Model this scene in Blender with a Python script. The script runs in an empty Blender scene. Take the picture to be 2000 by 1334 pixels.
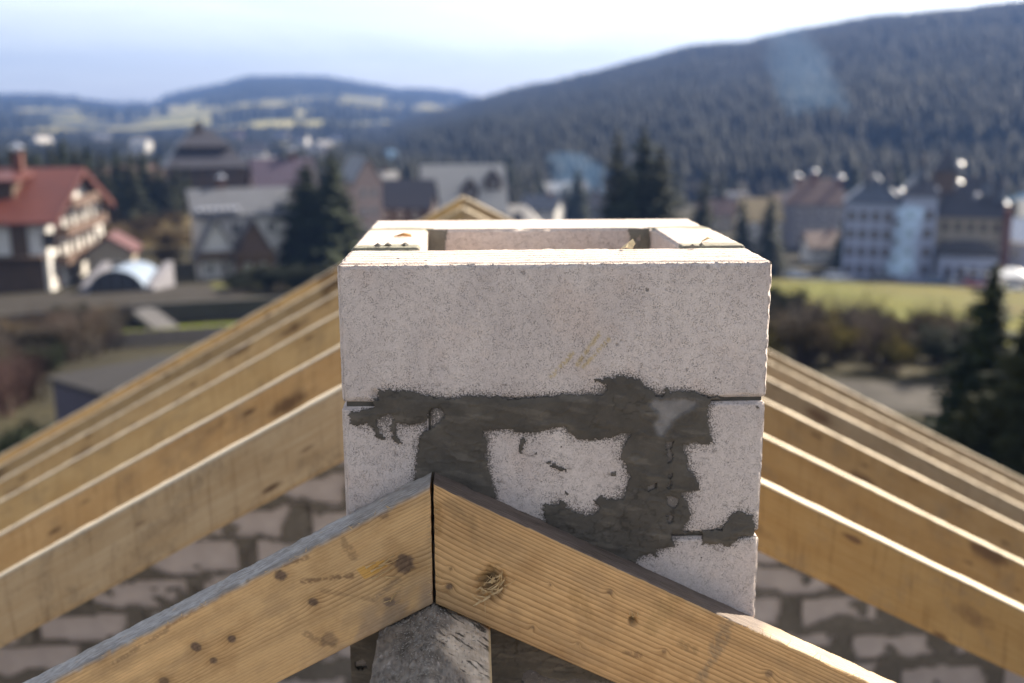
import bpy, math, random
import numpy as np
from mathutils import Vector, Matrix

R = math.radians
C = bpy.context.scene.collection
SC = bpy.context.scene

# ------------------------------------------------------------------ camera, sky, sun, exposure
# world frame: x to the right along the chimney face, y away from the camera, z up; the chimney's top front left corner is the origin
CAM = np.array([0.1877, -1.4008, 0.2013]); YAW, PITCH, ROLL, FPX = 0.0362, 0.2191, -0.003, 2019.3
fwd = Vector((math.sin(YAW)*math.cos(PITCH), math.cos(YAW)*math.cos(PITCH), -math.sin(PITCH)))
rgt = Vector((math.cos(YAW), -math.sin(YAW), 0)); upv = rgt.cross(fwd)
r2 = rgt*math.cos(ROLL) + upv*math.sin(ROLL); u2 = -rgt*math.sin(ROLL) + upv*math.cos(ROLL)
cam = bpy.data.cameras.new('camera'); camo = bpy.data.objects.new('camera', cam); C.objects.link(camo)
m = Matrix((( r2.x, u2.x, -fwd.x, CAM[0]), (r2.y, u2.y, -fwd.y, CAM[1]), (r2.z, u2.z, -fwd.z, CAM[2]), (0, 0, 0, 1)))
camo.matrix_world = m
cam.sensor_width = 36; cam.lens = FPX/2000*36; cam.clip_start = 0.05; cam.clip_end = 30000
cam.dof.use_dof = True; cam.dof.focus_distance = 1.41; cam.dof.aperture_fstop = 2.5
SC.camera = camo

SUN_AZ, SUN_EL = R(54), R(35)
world = bpy.data.worlds.new('World'); SC.world = world; world.use_nodes = True
wn = world.node_tree; bg = wn.nodes['Background']
sky = wn.nodes.new('ShaderNodeTexSky'); sky.sky_type = 'NISHITA'; sky.sun_disc = False
sky.sun_elevation = SUN_EL; sky.sun_rotation = SUN_AZ; sky.altitude = 900; sky.air_density = 1.0; sky.dust_density = 1.8; sky.ozone_density = 1.6
# a thin veil of high cloud whitens the blue, with a few faint wisps
hs = wn.nodes.new('ShaderNodeHueSaturation'); wn.links.new(sky.outputs[0], hs.inputs['Color']); hs.inputs['Saturation'].default_value = 0.48
tc = wn.nodes.new('ShaderNodeTexCoord'); mp = wn.nodes.new('ShaderNodeMapping'); mp.inputs['Scale'].default_value = (2.2, 2.2, 11); wn.links.new(tc.outputs['Generated'], mp.inputs[0])
nz = wn.nodes.new('ShaderNodeTexNoise'); nz.inputs['Scale'].default_value = 1.7; nz.inputs['Detail'].default_value = 6; nz.inputs['Roughness'].default_value = 0.6; nz.inputs['Distortion'].default_value = 0.6; wn.links.new(mp.outputs[0], nz.inputs['Vector'])
mr = wn.nodes.new('ShaderNodeMapRange'); mr.inputs[1].default_value = 0.45; mr.inputs[2].default_value = 0.75; mr.inputs[3].default_value = 0.97; mr.inputs[4].default_value = 1.16; wn.links.new(nz.outputs[0], mr.inputs[0])
ml = wn.nodes.new('ShaderNodeVectorMath'); ml.operation = 'SCALE'; wn.links.new(hs.outputs[0], ml.inputs[0]); wn.links.new(mr.outputs[0], ml.inputs['Scale'])
wn.links.new(ml.outputs[0], bg.inputs[0]); bg.inputs[1].default_value = 0.065
sun = bpy.data.lights.new('sun', 'SUN'); sun.energy = 3.4; sun.angle = R(0.53); sun.color = (1.0, 0.93, 0.82)
suno = bpy.data.objects.new('sun', sun); C.objects.link(suno)
SV = Vector((math.sin(SUN_AZ)*math.cos(SUN_EL), math.cos(SUN_AZ)*math.cos(SUN_EL), math.sin(SUN_EL)))
suno.rotation_euler = SV.to_track_quat('Z', 'Y').to_euler(); suno.location = SV*60
SC.view_settings.view_transform = 'Standard'; SC.view_settings.look = 'None'
SC.view_settings.exposure = 2.15; SC.view_settings.gamma = 1; SC.view_settings.use_curve_mapping = False
SC.view_settings.use_white_balance = True; SC.view_settings.white_balance_temperature = 7100; SC.view_settings.white_balance_tint = 10
SC.render.engine = 'CYCLES'
SC.cycles.volume_step_rate = 1; SC.cycles.max_bounces = 8; SC.cycles.volume_bounces = 0; SC.cycles.use_denoising = True
SC.cycles.sample_clamp_indirect = 8

# ------------------------------------------------------------------ helpers
def h3(ix, iy, iz, seed):
    n = (ix.astype(np.int64)*374761393 + iy.astype(np.int64)*668265263 + iz.astype(np.int64)*2147483647 + seed*1274126177) & 0xffffffff
    n = ((n ^ (n >> 13))*1274126177) & 0xffffffff
    n = ((n ^ (n >> 16))*2246822519) & 0xffffffff
    return ((n ^ (n >> 15)) & 0xffffff)/float(0xffffff)

def vnoise(x, y, z=0.0, seed=0):
    x, y, z = np.broadcast_arrays(np.asarray(x, float), np.asarray(y, float), np.asarray(z, float))
    i, j, k = np.floor(x), np.floor(y), np.floor(z); fx, fy, fz = x-i, y-j, z-k
    fx = fx*fx*(3-2*fx); fy = fy*fy*(3-2*fy); fz = fz*fz*(3-2*fz)
    i, j, k = i.astype(np.int64), j.astype(np.int64), k.astype(np.int64)
    g = lambda a, b, c: h3(i+a, j+b, k+c, seed)
    l = lambda a, b, t: a+(b-a)*t
    return l(l(l(g(0,0,0), g(1,0,0), fx), l(g(0,1,0), g(1,1,0), fx), fy), l(l(g(0,0,1), g(1,0,1), fx), l(g(0,1,1), g(1,1,1), fx), fy), fz)

def fbm(x, y, z=0.0, o=3, seed=0, gain=0.5):
    s = 0; a = 1; t = 0
    for q in range(o):
        s = s + a*vnoise(np.asarray(x)*2**q, np.asarray(y)*2**q, np.asarray(z)*2**q, seed+q*17); t += a; a *= gain
    return s/t                                                     # 0..1

def sst(a, b, x): t = np.clip((np.asarray(x, float)-a)/(b-a), 0, 1); return t*t*(3-2*t)

def mesh_np(name, V, F, mat=None, smooth=False, cols=None, vecs=None, mats=None, midx=None):
    """V (n,3); F (m,k) array or list of arrays with different k"""
    me = bpy.data.meshes.new(name); V = np.asarray(V, np.float32)
    Fs = [np.asarray(f, np.int32) for f in (F if isinstance(F, list) else [F]) if len(f)]
    nl = sum(f.size for f in Fs); nf = sum(len(f) for f in Fs)
    me.vertices.add(len(V)); me.vertices.foreach_set('co', V.ravel())
    me.loops.add(nl); me.loops.foreach_set('vertex_index', np.concatenate([f.ravel() for f in Fs]))
    me.polygons.add(nf)
    tot = np.concatenate([np.full(len(f), f.shape[1], np.int32) for f in Fs]); st = np.concatenate([[0], np.cumsum(tot)[:-1]]).astype(np.int32)
    me.polygons.foreach_set('loop_start', st); me.polygons.foreach_set('loop_total', tot)
    if midx is not None: me.polygons.foreach_set('material_index', np.asarray(midx, np.int32))
    me.update(calc_edges=True)
    if smooth: me.polygons.foreach_set('use_smooth', np.ones(nf, bool))
    if cols is not None:
        a = me.color_attributes.new('Col', 'FLOAT_COLOR', 'POINT'); c = np.ones((len(V), 4), np.float32); c[:, :np.shape(cols)[1]] = cols; a.data.foreach_set('color', c.ravel())
    if vecs is not None:
        a = me.attributes.new('gr', 'FLOAT_VECTOR', 'POINT'); a.data.foreach_set('vector', np.asarray(vecs, np.float32).ravel())
    for q in (mats or ([mat] if mat else [])): me.materials.append(q)
    me.validate(verbose=False)
    return me

def link(name, me, parent=None, loc=None, rz=0):
    o = bpy.data.objects.new(name, me); C.objects.link(o)
    if parent is not None: o.parent = parent
    if loc is not None: o.location = loc
    if rz: o.rotation_euler = (0, 0, rz)
    return o

def tag(o, label=None, cat=None, group=None, kind=None):
    for k, v in (('label', label), ('category', cat), ('group', group), ('kind', kind)):
        if v: o[k] = v
    return o

def empty(name, loc, label, cat, group=None, rz=0):
    o = bpy.data.objects.new(name, None); C.objects.link(o); o.location = loc; o.rotation_euler = (0, 0, rz)
    o.empty_display_size = 0.1
    return tag(o, label, cat, group)

def gridbox(nx, ny, nz):
    """closed surface grid of the unit cube, shared vertices; returns unit coordinates and quads (outward)"""
    P = []; Q = []; n = 0; D = (nx, ny, nz)
    for ax in range(3):
        a, b = [(1, 2), (2, 0), (0, 1)][ax]
        A, B = np.meshgrid(np.arange(D[a]+1), np.arange(D[b]+1), indexing='ij')
        idx = (np.arange(A.size).reshape(A.shape))
        q = np.stack([idx[:-1, :-1], idx[1:, :-1], idx[1:, 1:], idx[:-1, 1:]], -1).reshape(-1, 4)
        for side in (0, 1):
            p = np.zeros((A.size, 3), int); p[:, a] = A.ravel(); p[:, b] = B.ravel(); p[:, ax] = D[ax]*side
            P.append(p); Q.append((q if side else q[:, ::-1])+n); n += len(p)
    P = np.concatenate(P); Q = np.concatenate(Q)
    key = (P[:, 0]*(ny+1)+P[:, 1])*(nz+1)+P[:, 2]
    u, first, inv = np.unique(key, return_index=True, return_inverse=True)
    return P[first]/np.array([nx, ny, nz], float), inv.reshape(-1)[Q]

class MB:
    """collects simple solids for one mesh"""
    def __init__(s): s.V = []; s.F3 = []; s.F4 = []; s.n = 0; s.P = []
    def add(s, V, F):
        for f in F: (s.F4 if len(f) == 4 else s.F3 if len(f) == 3 else s.P).append(tuple(i+s.n for i in f))
        s.V += [tuple(v) for v in V]; s.n += len(V)
    def box(s, x0, x1, y0, y1, z0, z1):
        s.add([(x0,y0,z0),(x1,y0,z0),(x1,y1,z0),(x0,y1,z0),(x0,y0,z1),(x1,y0,z1),(x1,y1,z1),(x0,y1,z1)],
              [(3,2,1,0),(4,5,6,7),(0,1,5,4),(1,2,6,5),(2,3,7,6),(3,0,4,7)]); return s
    def hexa(s, p):
        """8 corners in box order"""
        s.add(p, [(3,2,1,0),(4,5,6,7),(0,1,5,4),(1,2,6,5),(2,3,7,6),(3,0,4,7)]); return s
    def prism(s, pts, axis, a, b):
        """polygon pts (2-D, counter clockwise) swept along axis 'x','y','z' from a to b; outward for the given order"""
        n = len(pts); f = {'x': lambda p, t: (t, p[0], p[1]), 'y': lambda p, t: (p[0], t, p[1]), 'z': lambda p, t: (p[0], p[1], t)}[axis]
        V = [f(p, a) for p in pts] + [f(p, b) for p in pts]
        sd = [(i, (i+1) % n, n+(i+1) % n, n+i) for i in range(n)]
        fl = axis == 'y'
        s.add(V, [tuple(q[::-1]) if fl else q for q in sd] + ([tuple(range(n)), tuple(range(2*n-1, n-1, -1))] if fl else [tuple(range(n-1, -1, -1)), tuple(range(n, 2*n))])); return s
    def tube(s, p, q, r0, r1, n=6):
        p, q = Vector(p), Vector(q); d = (q-p).normalized(); a = d.orthogonal().normalized(); b = d.cross(a)
        V = [p+(a*math.cos(t)+b*math.sin(t))*r0 for t in [2*math.pi*i/n for i in range(n)]] + [q+(a*math.cos(t)+b*math.sin(t))*r1 for t in [2*math.pi*i/n for i in range(n)]]
        s.add(V, [(i, (i+1) % n, n+(i+1) % n, n+i) for i in range(n)]+[tuple(range(n-1, -1, -1)), tuple(range(n, 2*n))]); return s
    def mesh(s, name, mat):
        me = bpy.data.meshes.new(name); me.from_pydata(s.V, [], s.F4+s.F3+s.P); me.update(); me.materials.append(mat); return me
    def build(s, name, mat, parent=None, loc=None, rz=0): return link(name, s.mesh(name, mat), parent, loc, rz)

# ------------------------------------------------------------------ node helper
class NB:
    def __init__(s, name):
        s.m = bpy.data.materials.new(name); s.m.use_nodes = True; s.t = s.m.node_tree; s.b = s.t.nodes['Principled BSDF']; s.out = s.t.nodes['Material Output']
    def n(s, t, **k):
        x = s.t.nodes.new(t)
        for a, v in k.items(): setattr(x, a, v)
        return x
    def put(s, inp, v):
        if hasattr(v, 'is_linked') or hasattr(v, 'links'): s.t.links.new(v, inp)
        else: inp.default_value = (tuple(v)+(1,))[:4] if isinstance(v, (tuple, list)) and inp.type == 'RGBA' else v
    def math(s, op, a, b=0.0, clamp=False):
        x = s.n('ShaderNodeMath', operation=op, use_clamp=clamp); s.put(x.inputs[0], a); s.put(x.inputs[1], b); return x.outputs[0]
    def mix(s, f, a, b, mode='MIX'):
        x = s.n('ShaderNodeMix', data_type='RGBA', blend_type=mode); s.put(x.inputs[0], f); s.put(x.inputs[6], a); s.put(x.inputs[7], b); return x.outputs[2]
    def rng(s, v, a, b, c=0.0, d=1.0, smooth=False):
        x = s.n('ShaderNodeMapRange', interpolation_type='SMOOTHSTEP' if smooth else 'LINEAR'); s.put(x.inputs[0], v)
        for i, q in enumerate((a, b, c, d)): s.put(x.inputs[1+i], q)
        return x.outputs[0]
    def co(s, kind='Object'): return s.n('ShaderNodeTexCoord').outputs[kind]
    def pos(s): return s.n('ShaderNodeNewGeometry').outputs['Position']
    def attr(s, nm, out='Color'): return s.n('ShaderNodeAttribute', attribute_name=nm).outputs[out]
    def map(s, v, sc=(1, 1, 1), rot=(0, 0, 0), loc=(0, 0, 0)):
        x = s.n('ShaderNodeMapping'); s.put(x.inputs[0], v); x.inputs[1].default_value = loc; x.inputs[2].default_value = rot; x.inputs[3].default_value = sc; return x.outputs[0]
    def noise(s, v, sc, det=3, rough=0.5, dist=0.0):
        x = s.n('ShaderNodeTexNoise'); s.put(x.inputs['Vector'], v); x.inputs['Scale'].default_value = sc; x.inputs['Detail'].default_value = det
        x.inputs['Roughness'].default_value = rough; x.inputs['Distortion'].default_value = dist; return x.outputs[0]
    def voro(s, v, sc, feat='F1', out='Distance', rand=1.0):
        x = s.n('ShaderNodeTexVoronoi', feature=feat); s.put(x.inputs['Vector'], v); x.inputs['Scale'].default_value = sc; x.inputs['Randomness'].default_value = rand; return x.outputs[out]
    def sep(s, v):
        x = s.n('ShaderNodeSeparateXYZ'); s.put(x.inputs[0], v); return x.outputs
    def bump(s, h, strength=0.3, dist=0.01):
        x = s.n('ShaderNodeBump'); x.inputs['Strength'].default_value = strength; x.inputs['Distance'].default_value = dist; s.put(x.inputs['Height'], h)
        s.t.links.new(x.outputs[0], s.b.inputs['Normal']); return x
    def fin(s, col, rough=0.8, metal=0.0, spec=0.5):
        s.put(s.b.inputs['Base Color'], col); s.put(s.b.inputs['Roughness'], rough); s.put(s.b.inputs['Metallic'], metal); s.b.inputs['Specular IOR Level'].default_value = spec; return s.m

def plain(name, col, rough=0.8, var=0.25, sc=2.0, metal=0.0, spec=0.4, bump=0.0, tint=None):
    """a colour with uneven weathering in it"""
    b = NB(name); p = b.co('Object'); a = b.noise(p, sc, 5, 0.6); c = b.noise(p, sc*7.3, 3, 0.6)
    f = b.math('ADD', b.math('MULTIPLY', a, 0.7), b.math('MULTIPLY', c, 0.3))
    lo = tuple(x*(1-var) for x in col); hi = tuple(min(1, x*(1+var)) for x in col)
    k = b.mix(b.rng(f, 0.3, 0.7), lo, hi)
    if tint is not None: k = b.mix(b.rng(b.noise(p, sc*0.6, 4, 0.6), 0.52, 0.72), k, tint)
    if bump: b.bump(c, bump, 0.02)
    return b.fin(k, rough, metal, spec)
# ------------------------------------------------------------------ materials of the near things
def aac_mat():
    b = NB('aerated_concrete'); p = b.pos(); col = b.attr('Col')
    mot = b.noise(b.map(p, (1, 1, 0.55)), 11, 6, 0.66); fine = b.noise(p, 420, 3, 0.7); spk = b.noise(p, 900, 2, 0.6)
    k = b.mix(b.rng(mot, 0.35, 0.68), b.mix(1.0, col, (0.80, 0.79, 0.80), 'MULTIPLY'), col)
    k = b.mix(b.rng(fine, 0.40, 0.64), b.mix(1.0, k, (0.84, 0.83, 0.82), 'MULTIPLY'), k)
    cell = b.voro(b.map(p, (1, 1, 1)), 520); sel = b.noise(p, 90, 3, 0.6)
    pit = b.math('MULTIPLY', b.rng(cell, 0.42, 0.20), b.rng(sel, 0.40, 0.62))
    nearm = b.attr('Col', 'Alpha'); sk = b.noise(b.map(p, (1, 1, 1.0)), 520, 3, 0.6)
    speck = b.rng(b.math('ADD', sk, b.math('MULTIPLY', nearm, 0.46)), 0.66, 0.74)
    speck = b.math('MULTIPLY', speck, b.rng(nearm, 0.02, 0.10))
    c2 = b.voro(p, 55); s2 = b.noise(b.map(p, (1, 1, 1), loc=(3, 1, 7)), 30, 2, 0.5)
    pit2 = b.math('MULTIPLY', b.rng(c2, 0.17, 0.09), b.rng(s2, 0.60, 0.66))
    pt = b.math('MAXIMUM', pit, pit2, True)
    big = b.voro(b.map(p, (1, 1, 1), loc=(0.3, 0.7, 0.2)), 26); pt3 = b.math('MULTIPLY', b.rng(b.math('ADD', big, b.math('MULTIPLY', fine, 0.12)), 0.155, 0.115), b.rng(b.noise(p, 14, 2, 0.5), 0.50, 0.55)); pt = b.math('MAXIMUM', pt, pt3)
    k = b.mix(b.math('MULTIPLY', pt, b.rng(b.noise(p, 13, 4, 0.6), 0.34, 0.66, 0.30, 0.78)), k, (0.13, 0.115, 0.10)); k = b.mix(b.math('MULTIPLY', speck, 0.85), k, (0.11, 0.098, 0.085))
    h = b.math('SUBTRACT', b.math('ADD', b.math('MULTIPLY', fine, 0.5), b.math('MULTIPLY', spk, 0.3)), b.math('MULTIPLY', pt, 1.3))
    b.bump(h, 0.75, 0.0016)
    return b.fin(k, 0.93, 0, 0.2)
AAC = aac_mat()

def mortar_mat():
    b = NB('mortar'); p = b.pos(); col = b.attr('Col')
    a = b.noise(p, 26, 5, 0.65); f = b.noise(p, 700, 3, 0.7); t = b.noise(b.map(p, (9, 9, 14)), 9, 5, 0.65)
    k = b.mix(b.rng(a, 0.3, 0.7), b.mix(1.0, col, (0.74, 0.74, 0.75), 'MULTIPLY'), b.mix(1.0, col, (1.2, 1.18, 1.14), 'MULTIPLY'))
    k = b.mix(b.rng(f, 0.62, 0.75), k, b.mix(1.0, col, (1.7, 1.65, 1.6), 'MULTIPLY'))
    b.bump(b.math('ADD', b.math('MULTIPLY', f, 0.5), t), 0.55, 0.002)
    return b.fin(k, 0.86, 0, 0.3)
MORTAR = mortar_mat()

def front_wood_mat():
    """'gr' holds u along the timber, ring phase, and unevenness; 'Col' the timber's own tint, knots and dirt"""
    b = NB('sawn_spruce'); g = b.sep(b.attr('gr', 'Vector')); col = b.attr('Col'); p = b.pos()
    fr = b.math('FRACT', g[1]); late = b.math('POWER', fr, 2.0); late = b.math('MULTIPLY', late, b.rng(fr, 1.0, 0.90))
    vec = b.n('ShaderNodeCombineXYZ'); b.put(vec.inputs[0], b.math('MULTIPLY', g[0], 0.06)); b.put(vec.inputs[1], b.math('MULTIPLY', g[1], 0.006)); b.put(vec.inputs[2], b.math('MULTIPLY', g[2], 1.0))
    fib = b.noise(vec.outputs[0], 900, 3, 0.65)
    vec2 = b.n('ShaderNodeCombineXYZ'); b.put(vec2.inputs[0], b.math('MULTIPLY', g[0], 5.0)); b.put(vec2.inputs[1], b.math('MULTIPLY', g[1], 0.25)); b.put(vec2.inputs[2], g[2])
    amp = b.rng(b.noise(vec2.outputs[0], 1.3, 3, 0.6), 0.3, 0.7, 0.55, 1.0)
    k = b.mix(b.math('MULTIPLY', b.math('MULTIPLY', late, amp), b.attr('Col', 'Alpha')), col, b.mix(1.0, col, (0.34, 0.25, 0.17), 'MULTIPLY'))
    k = b.mix(b.rng(fib, 0.45, 0.72), k, b.mix(1.0, k, (0.80, 0.76, 0.70), 'MULTIPLY'))
    blot = b.noise(p, 17, 5, 0.65)
    k = b.mix(b.rng(blot, 0.50, 0.72, 0, 0.6), k, b.mix(1.0, k, (0.72, 0.66, 0.58), 'MULTIPLY'))
    saw = b.noise(b.map(p, (1, 1, 1)), 300, 2, 0.6)
    h = b.math('SUBTRACT', b.math('ADD', b.math('MULTIPLY', fib, 0.7), b.math('MULTIPLY', saw, 0.4)), b.math('MULTIPLY', late, 0.4))
    b.bump(h, 0.5, 0.0012)
    return b.fin(k, 0.72, 0, 0.35)
FWOOD = front_wood_mat()

def back_wood_mat():
    """rafters further off: grain along u, dark knots and mould, tint from the object's colour"""
    b = NB('rafter_spruce'); gv = b.attr('gr', 'Vector'); oi = b.n('ShaderNodeObjectInfo'); tint = oi.outputs['Color']; rnd = oi.outputs['Random']
    sh = b.n('ShaderNodeVectorMath', operation='ADD'); b.put(sh.inputs[0], gv); cx = b.n('ShaderNodeCombineXYZ'); b.put(cx.inputs[0], b.math('MULTIPLY', rnd, 37.0)); b.put(cx.inputs[1], b.math('MULTIPLY', rnd, 11.0)); b.t.links.new(cx.outputs[0], sh.inputs[1])
    v = sh.outputs[0]
    gr = b.noise(b.map(v, (1.2, 55, 55)), 3, 4, 0.6, 0.4); bl = b.noise(b.map(v, (3, 7, 7)), 1.6, 5, 0.65)
    kn = b.voro(b.map(v, (2.6, 7.5, 7.5)), 1.0); kd = b.noise(v, 31, 2, 0.5)
    knot = b.rng(b.math('ADD', kn, b.math('MULTIPLY', kd, 0.16)), 0.33, 0.20)
    kn2 = b.voro(b.map(v, (4.3, 15, 15), loc=(3, 2, 1)), 1.0); knot = b.math('MAXIMUM', knot, b.rng(b.math('ADD', kn2, b.math('MULTIPLY', kd, 0.10)), 0.20, 0.12))
    mold = b.math('MULTIPLY', b.rng(b.noise(v, 5.5, 7, 0.78), 0.50, 0.66), b.rng(rnd, 0.0, 1.0, 0.35, 0.75))
    k = b.mix(b.rng(gr, 0.35, 0.68), tint, b.mix(1.0, tint, (0.84, 0.77, 0.68), 'MULTIPLY'))
    k = b.mix(b.rng(bl, 0.40, 0.70, 0, 0.7), k, b.mix(1.0, tint, (0.72, 0.62, 0.50), 'MULTIPLY'))
    k = b.mix(mold, k, (0.16, 0.12, 0.08)); k = b.mix(b.math('MULTIPLY', knot, 0.85), k, (0.085, 0.045, 0.025))
    sw = b.noise(b.map(v, (62, 5, 5), rot=(0, 0, 0.05)), 1.0, 3, 0.6)
    k = b.mix(b.rng(sw, 0.54, 0.68, 0, 0.42), k, b.mix(1.0, k, (0.55, 0.48, 0.42), 'MULTIPLY'))
    k = b.mix(b.rng(b.sep(gv)[1], 0.004, 0.0012), k, (0.56, 0.47, 0.35))  # top faces painted paler to imitate sunlight along the rafters
    b.bump(b.math('ADD', gr, b.math('MULTIPLY', sw, 0.3)), 0.4, 0.002)
    return b.fin(k, 0.75, 0, 0.3)
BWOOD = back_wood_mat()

# outlines of the mortar on the chimney front, millimetres
MORTAR_MAIN=[(8.4,-208.2),(27.7,-207.0),(44.3,-203.5),(40.3,-194.5),(49.7,-189.9),(50.3,-172.4),(53.8,-171.7),(55.4,-179.8),(69.0,-177.6),(86.5,-177.0),(107.5,-181.3),(120.2,-187.4),(131.2,-188.3),(150.5,-191.2),(173.6,-186.6),(194.4,-185.4),(213.8,-190.1),(238.2,-193.2),(262.0,-190.0),(293.0,-188.5),(323.0,-187.1),(364.6,-187.6),(371.0,-181.7),(370.9,-173.1),(350.2,-168.5),(354.1,-162.6),(374.3,-163.7),(390.9,-163.0),(405.8,-163.2),(419.4,-171.9),(437.8,-182.6),(438.7,-192.0),(445.6,-191.2),(454.6,-186.2),(453.6,-176.0),(460.2,-180.2),(461.1,-186.2),(481.5,-184.3),(498.2,-184.8),(508.7,-192.0),(518.7,-193.9),(526.9,-189.7),(535.5,-193.3),(536.7,-197.7),(518.9,-200.1),(517.3,-206.9),(515.8,-224.3),(518.7,-241.8),(526.1,-252.6),(531.4,-265.0),(509.6,-264.6),(499.3,-261.7),(485.7,-265.8),(485.0,-269.6),(489.2,-282.0),(489.8,-299.8),(502.7,-309.7),(506.6,-323.4),(509.7,-336.8),(498.5,-337.3),(486.5,-335.6),(486.7,-342.6),(493.8,-353.8),(498.7,-364.1),(495.4,-378.0),(488.9,-392.5),(485.6,-397.0),(508.1,-397.4),(542.6,-394.3),(549.0,-384.4),(560.4,-369.9),(574.1,-363.1),(576.2,-370.2),(591.7,-369.7),(590.4,-384.8),(596.6,-388.9),(591.0,-398.0),(595.3,-408.8),(586.5,-405.5),(569.2,-408.3),(561.0,-419.4),(552.6,-426.5),(543.7,-419.9),(522.4,-417.9),(519.6,-422.6),(514.1,-416.9),(513.6,-402.1),(472.0,-401.3),(470.2,-410.5),(488.2,-422.8),(450.3,-422.9),(448.6,-430.1),(466.0,-434.5),(422.7,-435.2),(421.2,-442.5),(387.8,-461.2),(304.8,-427.3),(283.0,-395.0),(283.6,-370.5),(283.5,-352.5),(301.3,-351.0),(313.1,-344.0),(316.6,-354.6),(325.1,-361.0),(340.7,-367.6),(354.1,-367.8),(362.9,-357.5),(353.8,-347.4),(367.5,-337.5),(376.0,-343.9),(396.8,-345.4),(406.3,-318.6),(407.2,-310.9),(398.7,-303.8),(398.5,-292.9),(391.6,-287.4),(395.4,-275.2),(397.9,-264.5),(402.7,-253.8),(406.5,-246.3),(389.0,-249.5),(375.9,-255.5),(348.9,-256.1),(331.3,-254.8),(318.5,-245.8),(316.6,-238.1),(303.4,-233.4),(291.8,-236.8),(283.9,-241.5),(262.0,-244.2),(241.0,-243.9),(236.3,-237.7),(218.5,-236.7),(197.9,-240.8),(202.4,-255.4),(201.5,-277.5),(204.0,-294.9),(209.7,-313.8),(212.8,-342.6),(212.6,-370.0),(90.4,-367.8),(96.2,-308.9),(100.4,-284.4),(105.8,-255.5),(110.7,-242.0),(121.0,-235.3),(140.7,-220.5),(142.2,-215.3),(137.4,-207.0),(124.4,-206.8),(119.7,-215.0),(122.7,-223.3),(112.9,-229.9),(96.6,-229.7),(75.8,-227.9),(75.7,-233.1),(76.0,-246.7),(90.8,-262.1),(89.2,-265.6),(77.9,-256.6),(72.0,-261.1),(68.7,-249.7),(67.5,-233.0),(71.0,-219.6),(66.1,-214.2),(56.7,-217.6),(50.1,-222.3),(51.2,-235.8),(56.0,-242.7),(61.4,-248.0),(54.0,-253.2),(47.7,-247.8),(41.6,-235.7),(30.6,-227.2),(15.8,-233.8),(11.2,-228.5)]
MORTAR_MORE=[[(285.5,-285.8),(300.2,-289.1),(320.8,-303.3),(320.1,-306.4),(307.6,-302.3),(287.0,-290.4)],[(297.2,-280.6),(305.2,-283.0),(327.3,-288.7),(324.4,-291.0),(307.5,-286.1)],[(306.3,-329.4),(323.3,-335.2),(318.9,-338.2),(306.3,-334.1)],[(378.3,-305.0),(388.6,-302.8),(390.3,-313.7),(382.2,-315.9)],[(505.8,-436.9),(530.7,-434.9),(517.2,-438.7)],[(511.3,-442.6),(538.6,-444.8),(525.0,-446.1)],[(563.1,-430.7),(568.3,-429.2),(566.5,-439.7)],[(546.8,-263.7),(553.4,-261.4),(564.0,-267.8),(552.2,-267.6)],[(584.7,-207.1),(590.5,-205.6),(590.9,-213.2),(586.5,-213.1)],[(524.6,-168.7),(526.6,-164.3),(527.7,-174.0)],[(469.5,-176.2),(475.4,-176.3),(475.5,-180.8),(470.4,-180.7)],[(296.2,-235.6),(302.0,-236.4),(300.6,-241.7),(296.2,-240.9)],[(247.5,-253.1),(254.1,-249.4),(259.9,-256.3),(258.4,-274.6),(248.9,-276.7)],[(267.2,-274.0),(274.5,-270.3),(275.2,-277.9),(269.4,-279.4)],[(68.2,-270.1),(74.7,-268.7),(72.4,-273.3)],[(305.1,-263.1),(313.9,-263.2),(309.5,-269.3)],[(-33.5,-529.6),(435.2,-540.1),(439.6,-714.5),(-40.6,-701.6)]]
MORTAR_HOLES=[[(458.9,-259.3),(464.9,-261.7),(466.5,-288.6),(460.6,-290.0)],[(463.4,-307.9),(467.9,-311.9),(467.8,-331.3),(462.5,-328.9)],[(459.8,-336.7),(476.4,-344.8),(473.9,-360.5),(461.8,-354.8)],[(463.7,-369.8),(468.9,-366.7),(468.6,-382.6),(463.4,-382.5)],[(253.8,-645.1),(255.4,-617.9),(263.1,-614.8),(273.8,-619.2),(283.0,-626.2),(313.9,-633.8),(337.0,-631.0),(383.4,-638.9),(383.8,-661.2)],[(6.2,-592.6),(18.3,-591.2),(20.9,-604.7),(8.7,-607.7)],[(434.9,-325.3),(446.7,-320.9),(445.3,-325.5),(435.8,-329.2)]]
MORTAR_SCRAPE=[(431.7,-200.5),(448.3,-194.7),(503.8,-197.7),(489.0,-212.6),(466.0,-227.4),(461.3,-241.0),(449.9,-250.0),(443.1,-246.1),(443.8,-215.7)]


def inpoly(px, py, poly):
    x0, y0 = np.array(poly, float).T; x1, y1 = np.roll(x0, -1), np.roll(y0, -1); ins = np.zeros(px.shape, bool)
    for a, b, c, d in zip(x0, y0, x1, y1):
        if b == d: continue
        ins ^= ((b > py) != (d > py)) & (px < (c-a)*(py-b)/(d-b)+a)
    return ins

def blur(a, n, k=3):
    for _ in range(k):
        for ax in (0, 1):
            c = np.cumsum(np.concatenate([np.repeat(np.take(a, [0], ax), n+1, ax), a, np.repeat(np.take(a, [-1], ax), n, ax)], ax), ax)
            a = (np.take(c, range(2*n+1, c.shape[ax]), ax)-np.take(c, range(0, c.shape[ax]-2*n-1), ax))/(2*n+1)
    return a

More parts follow.
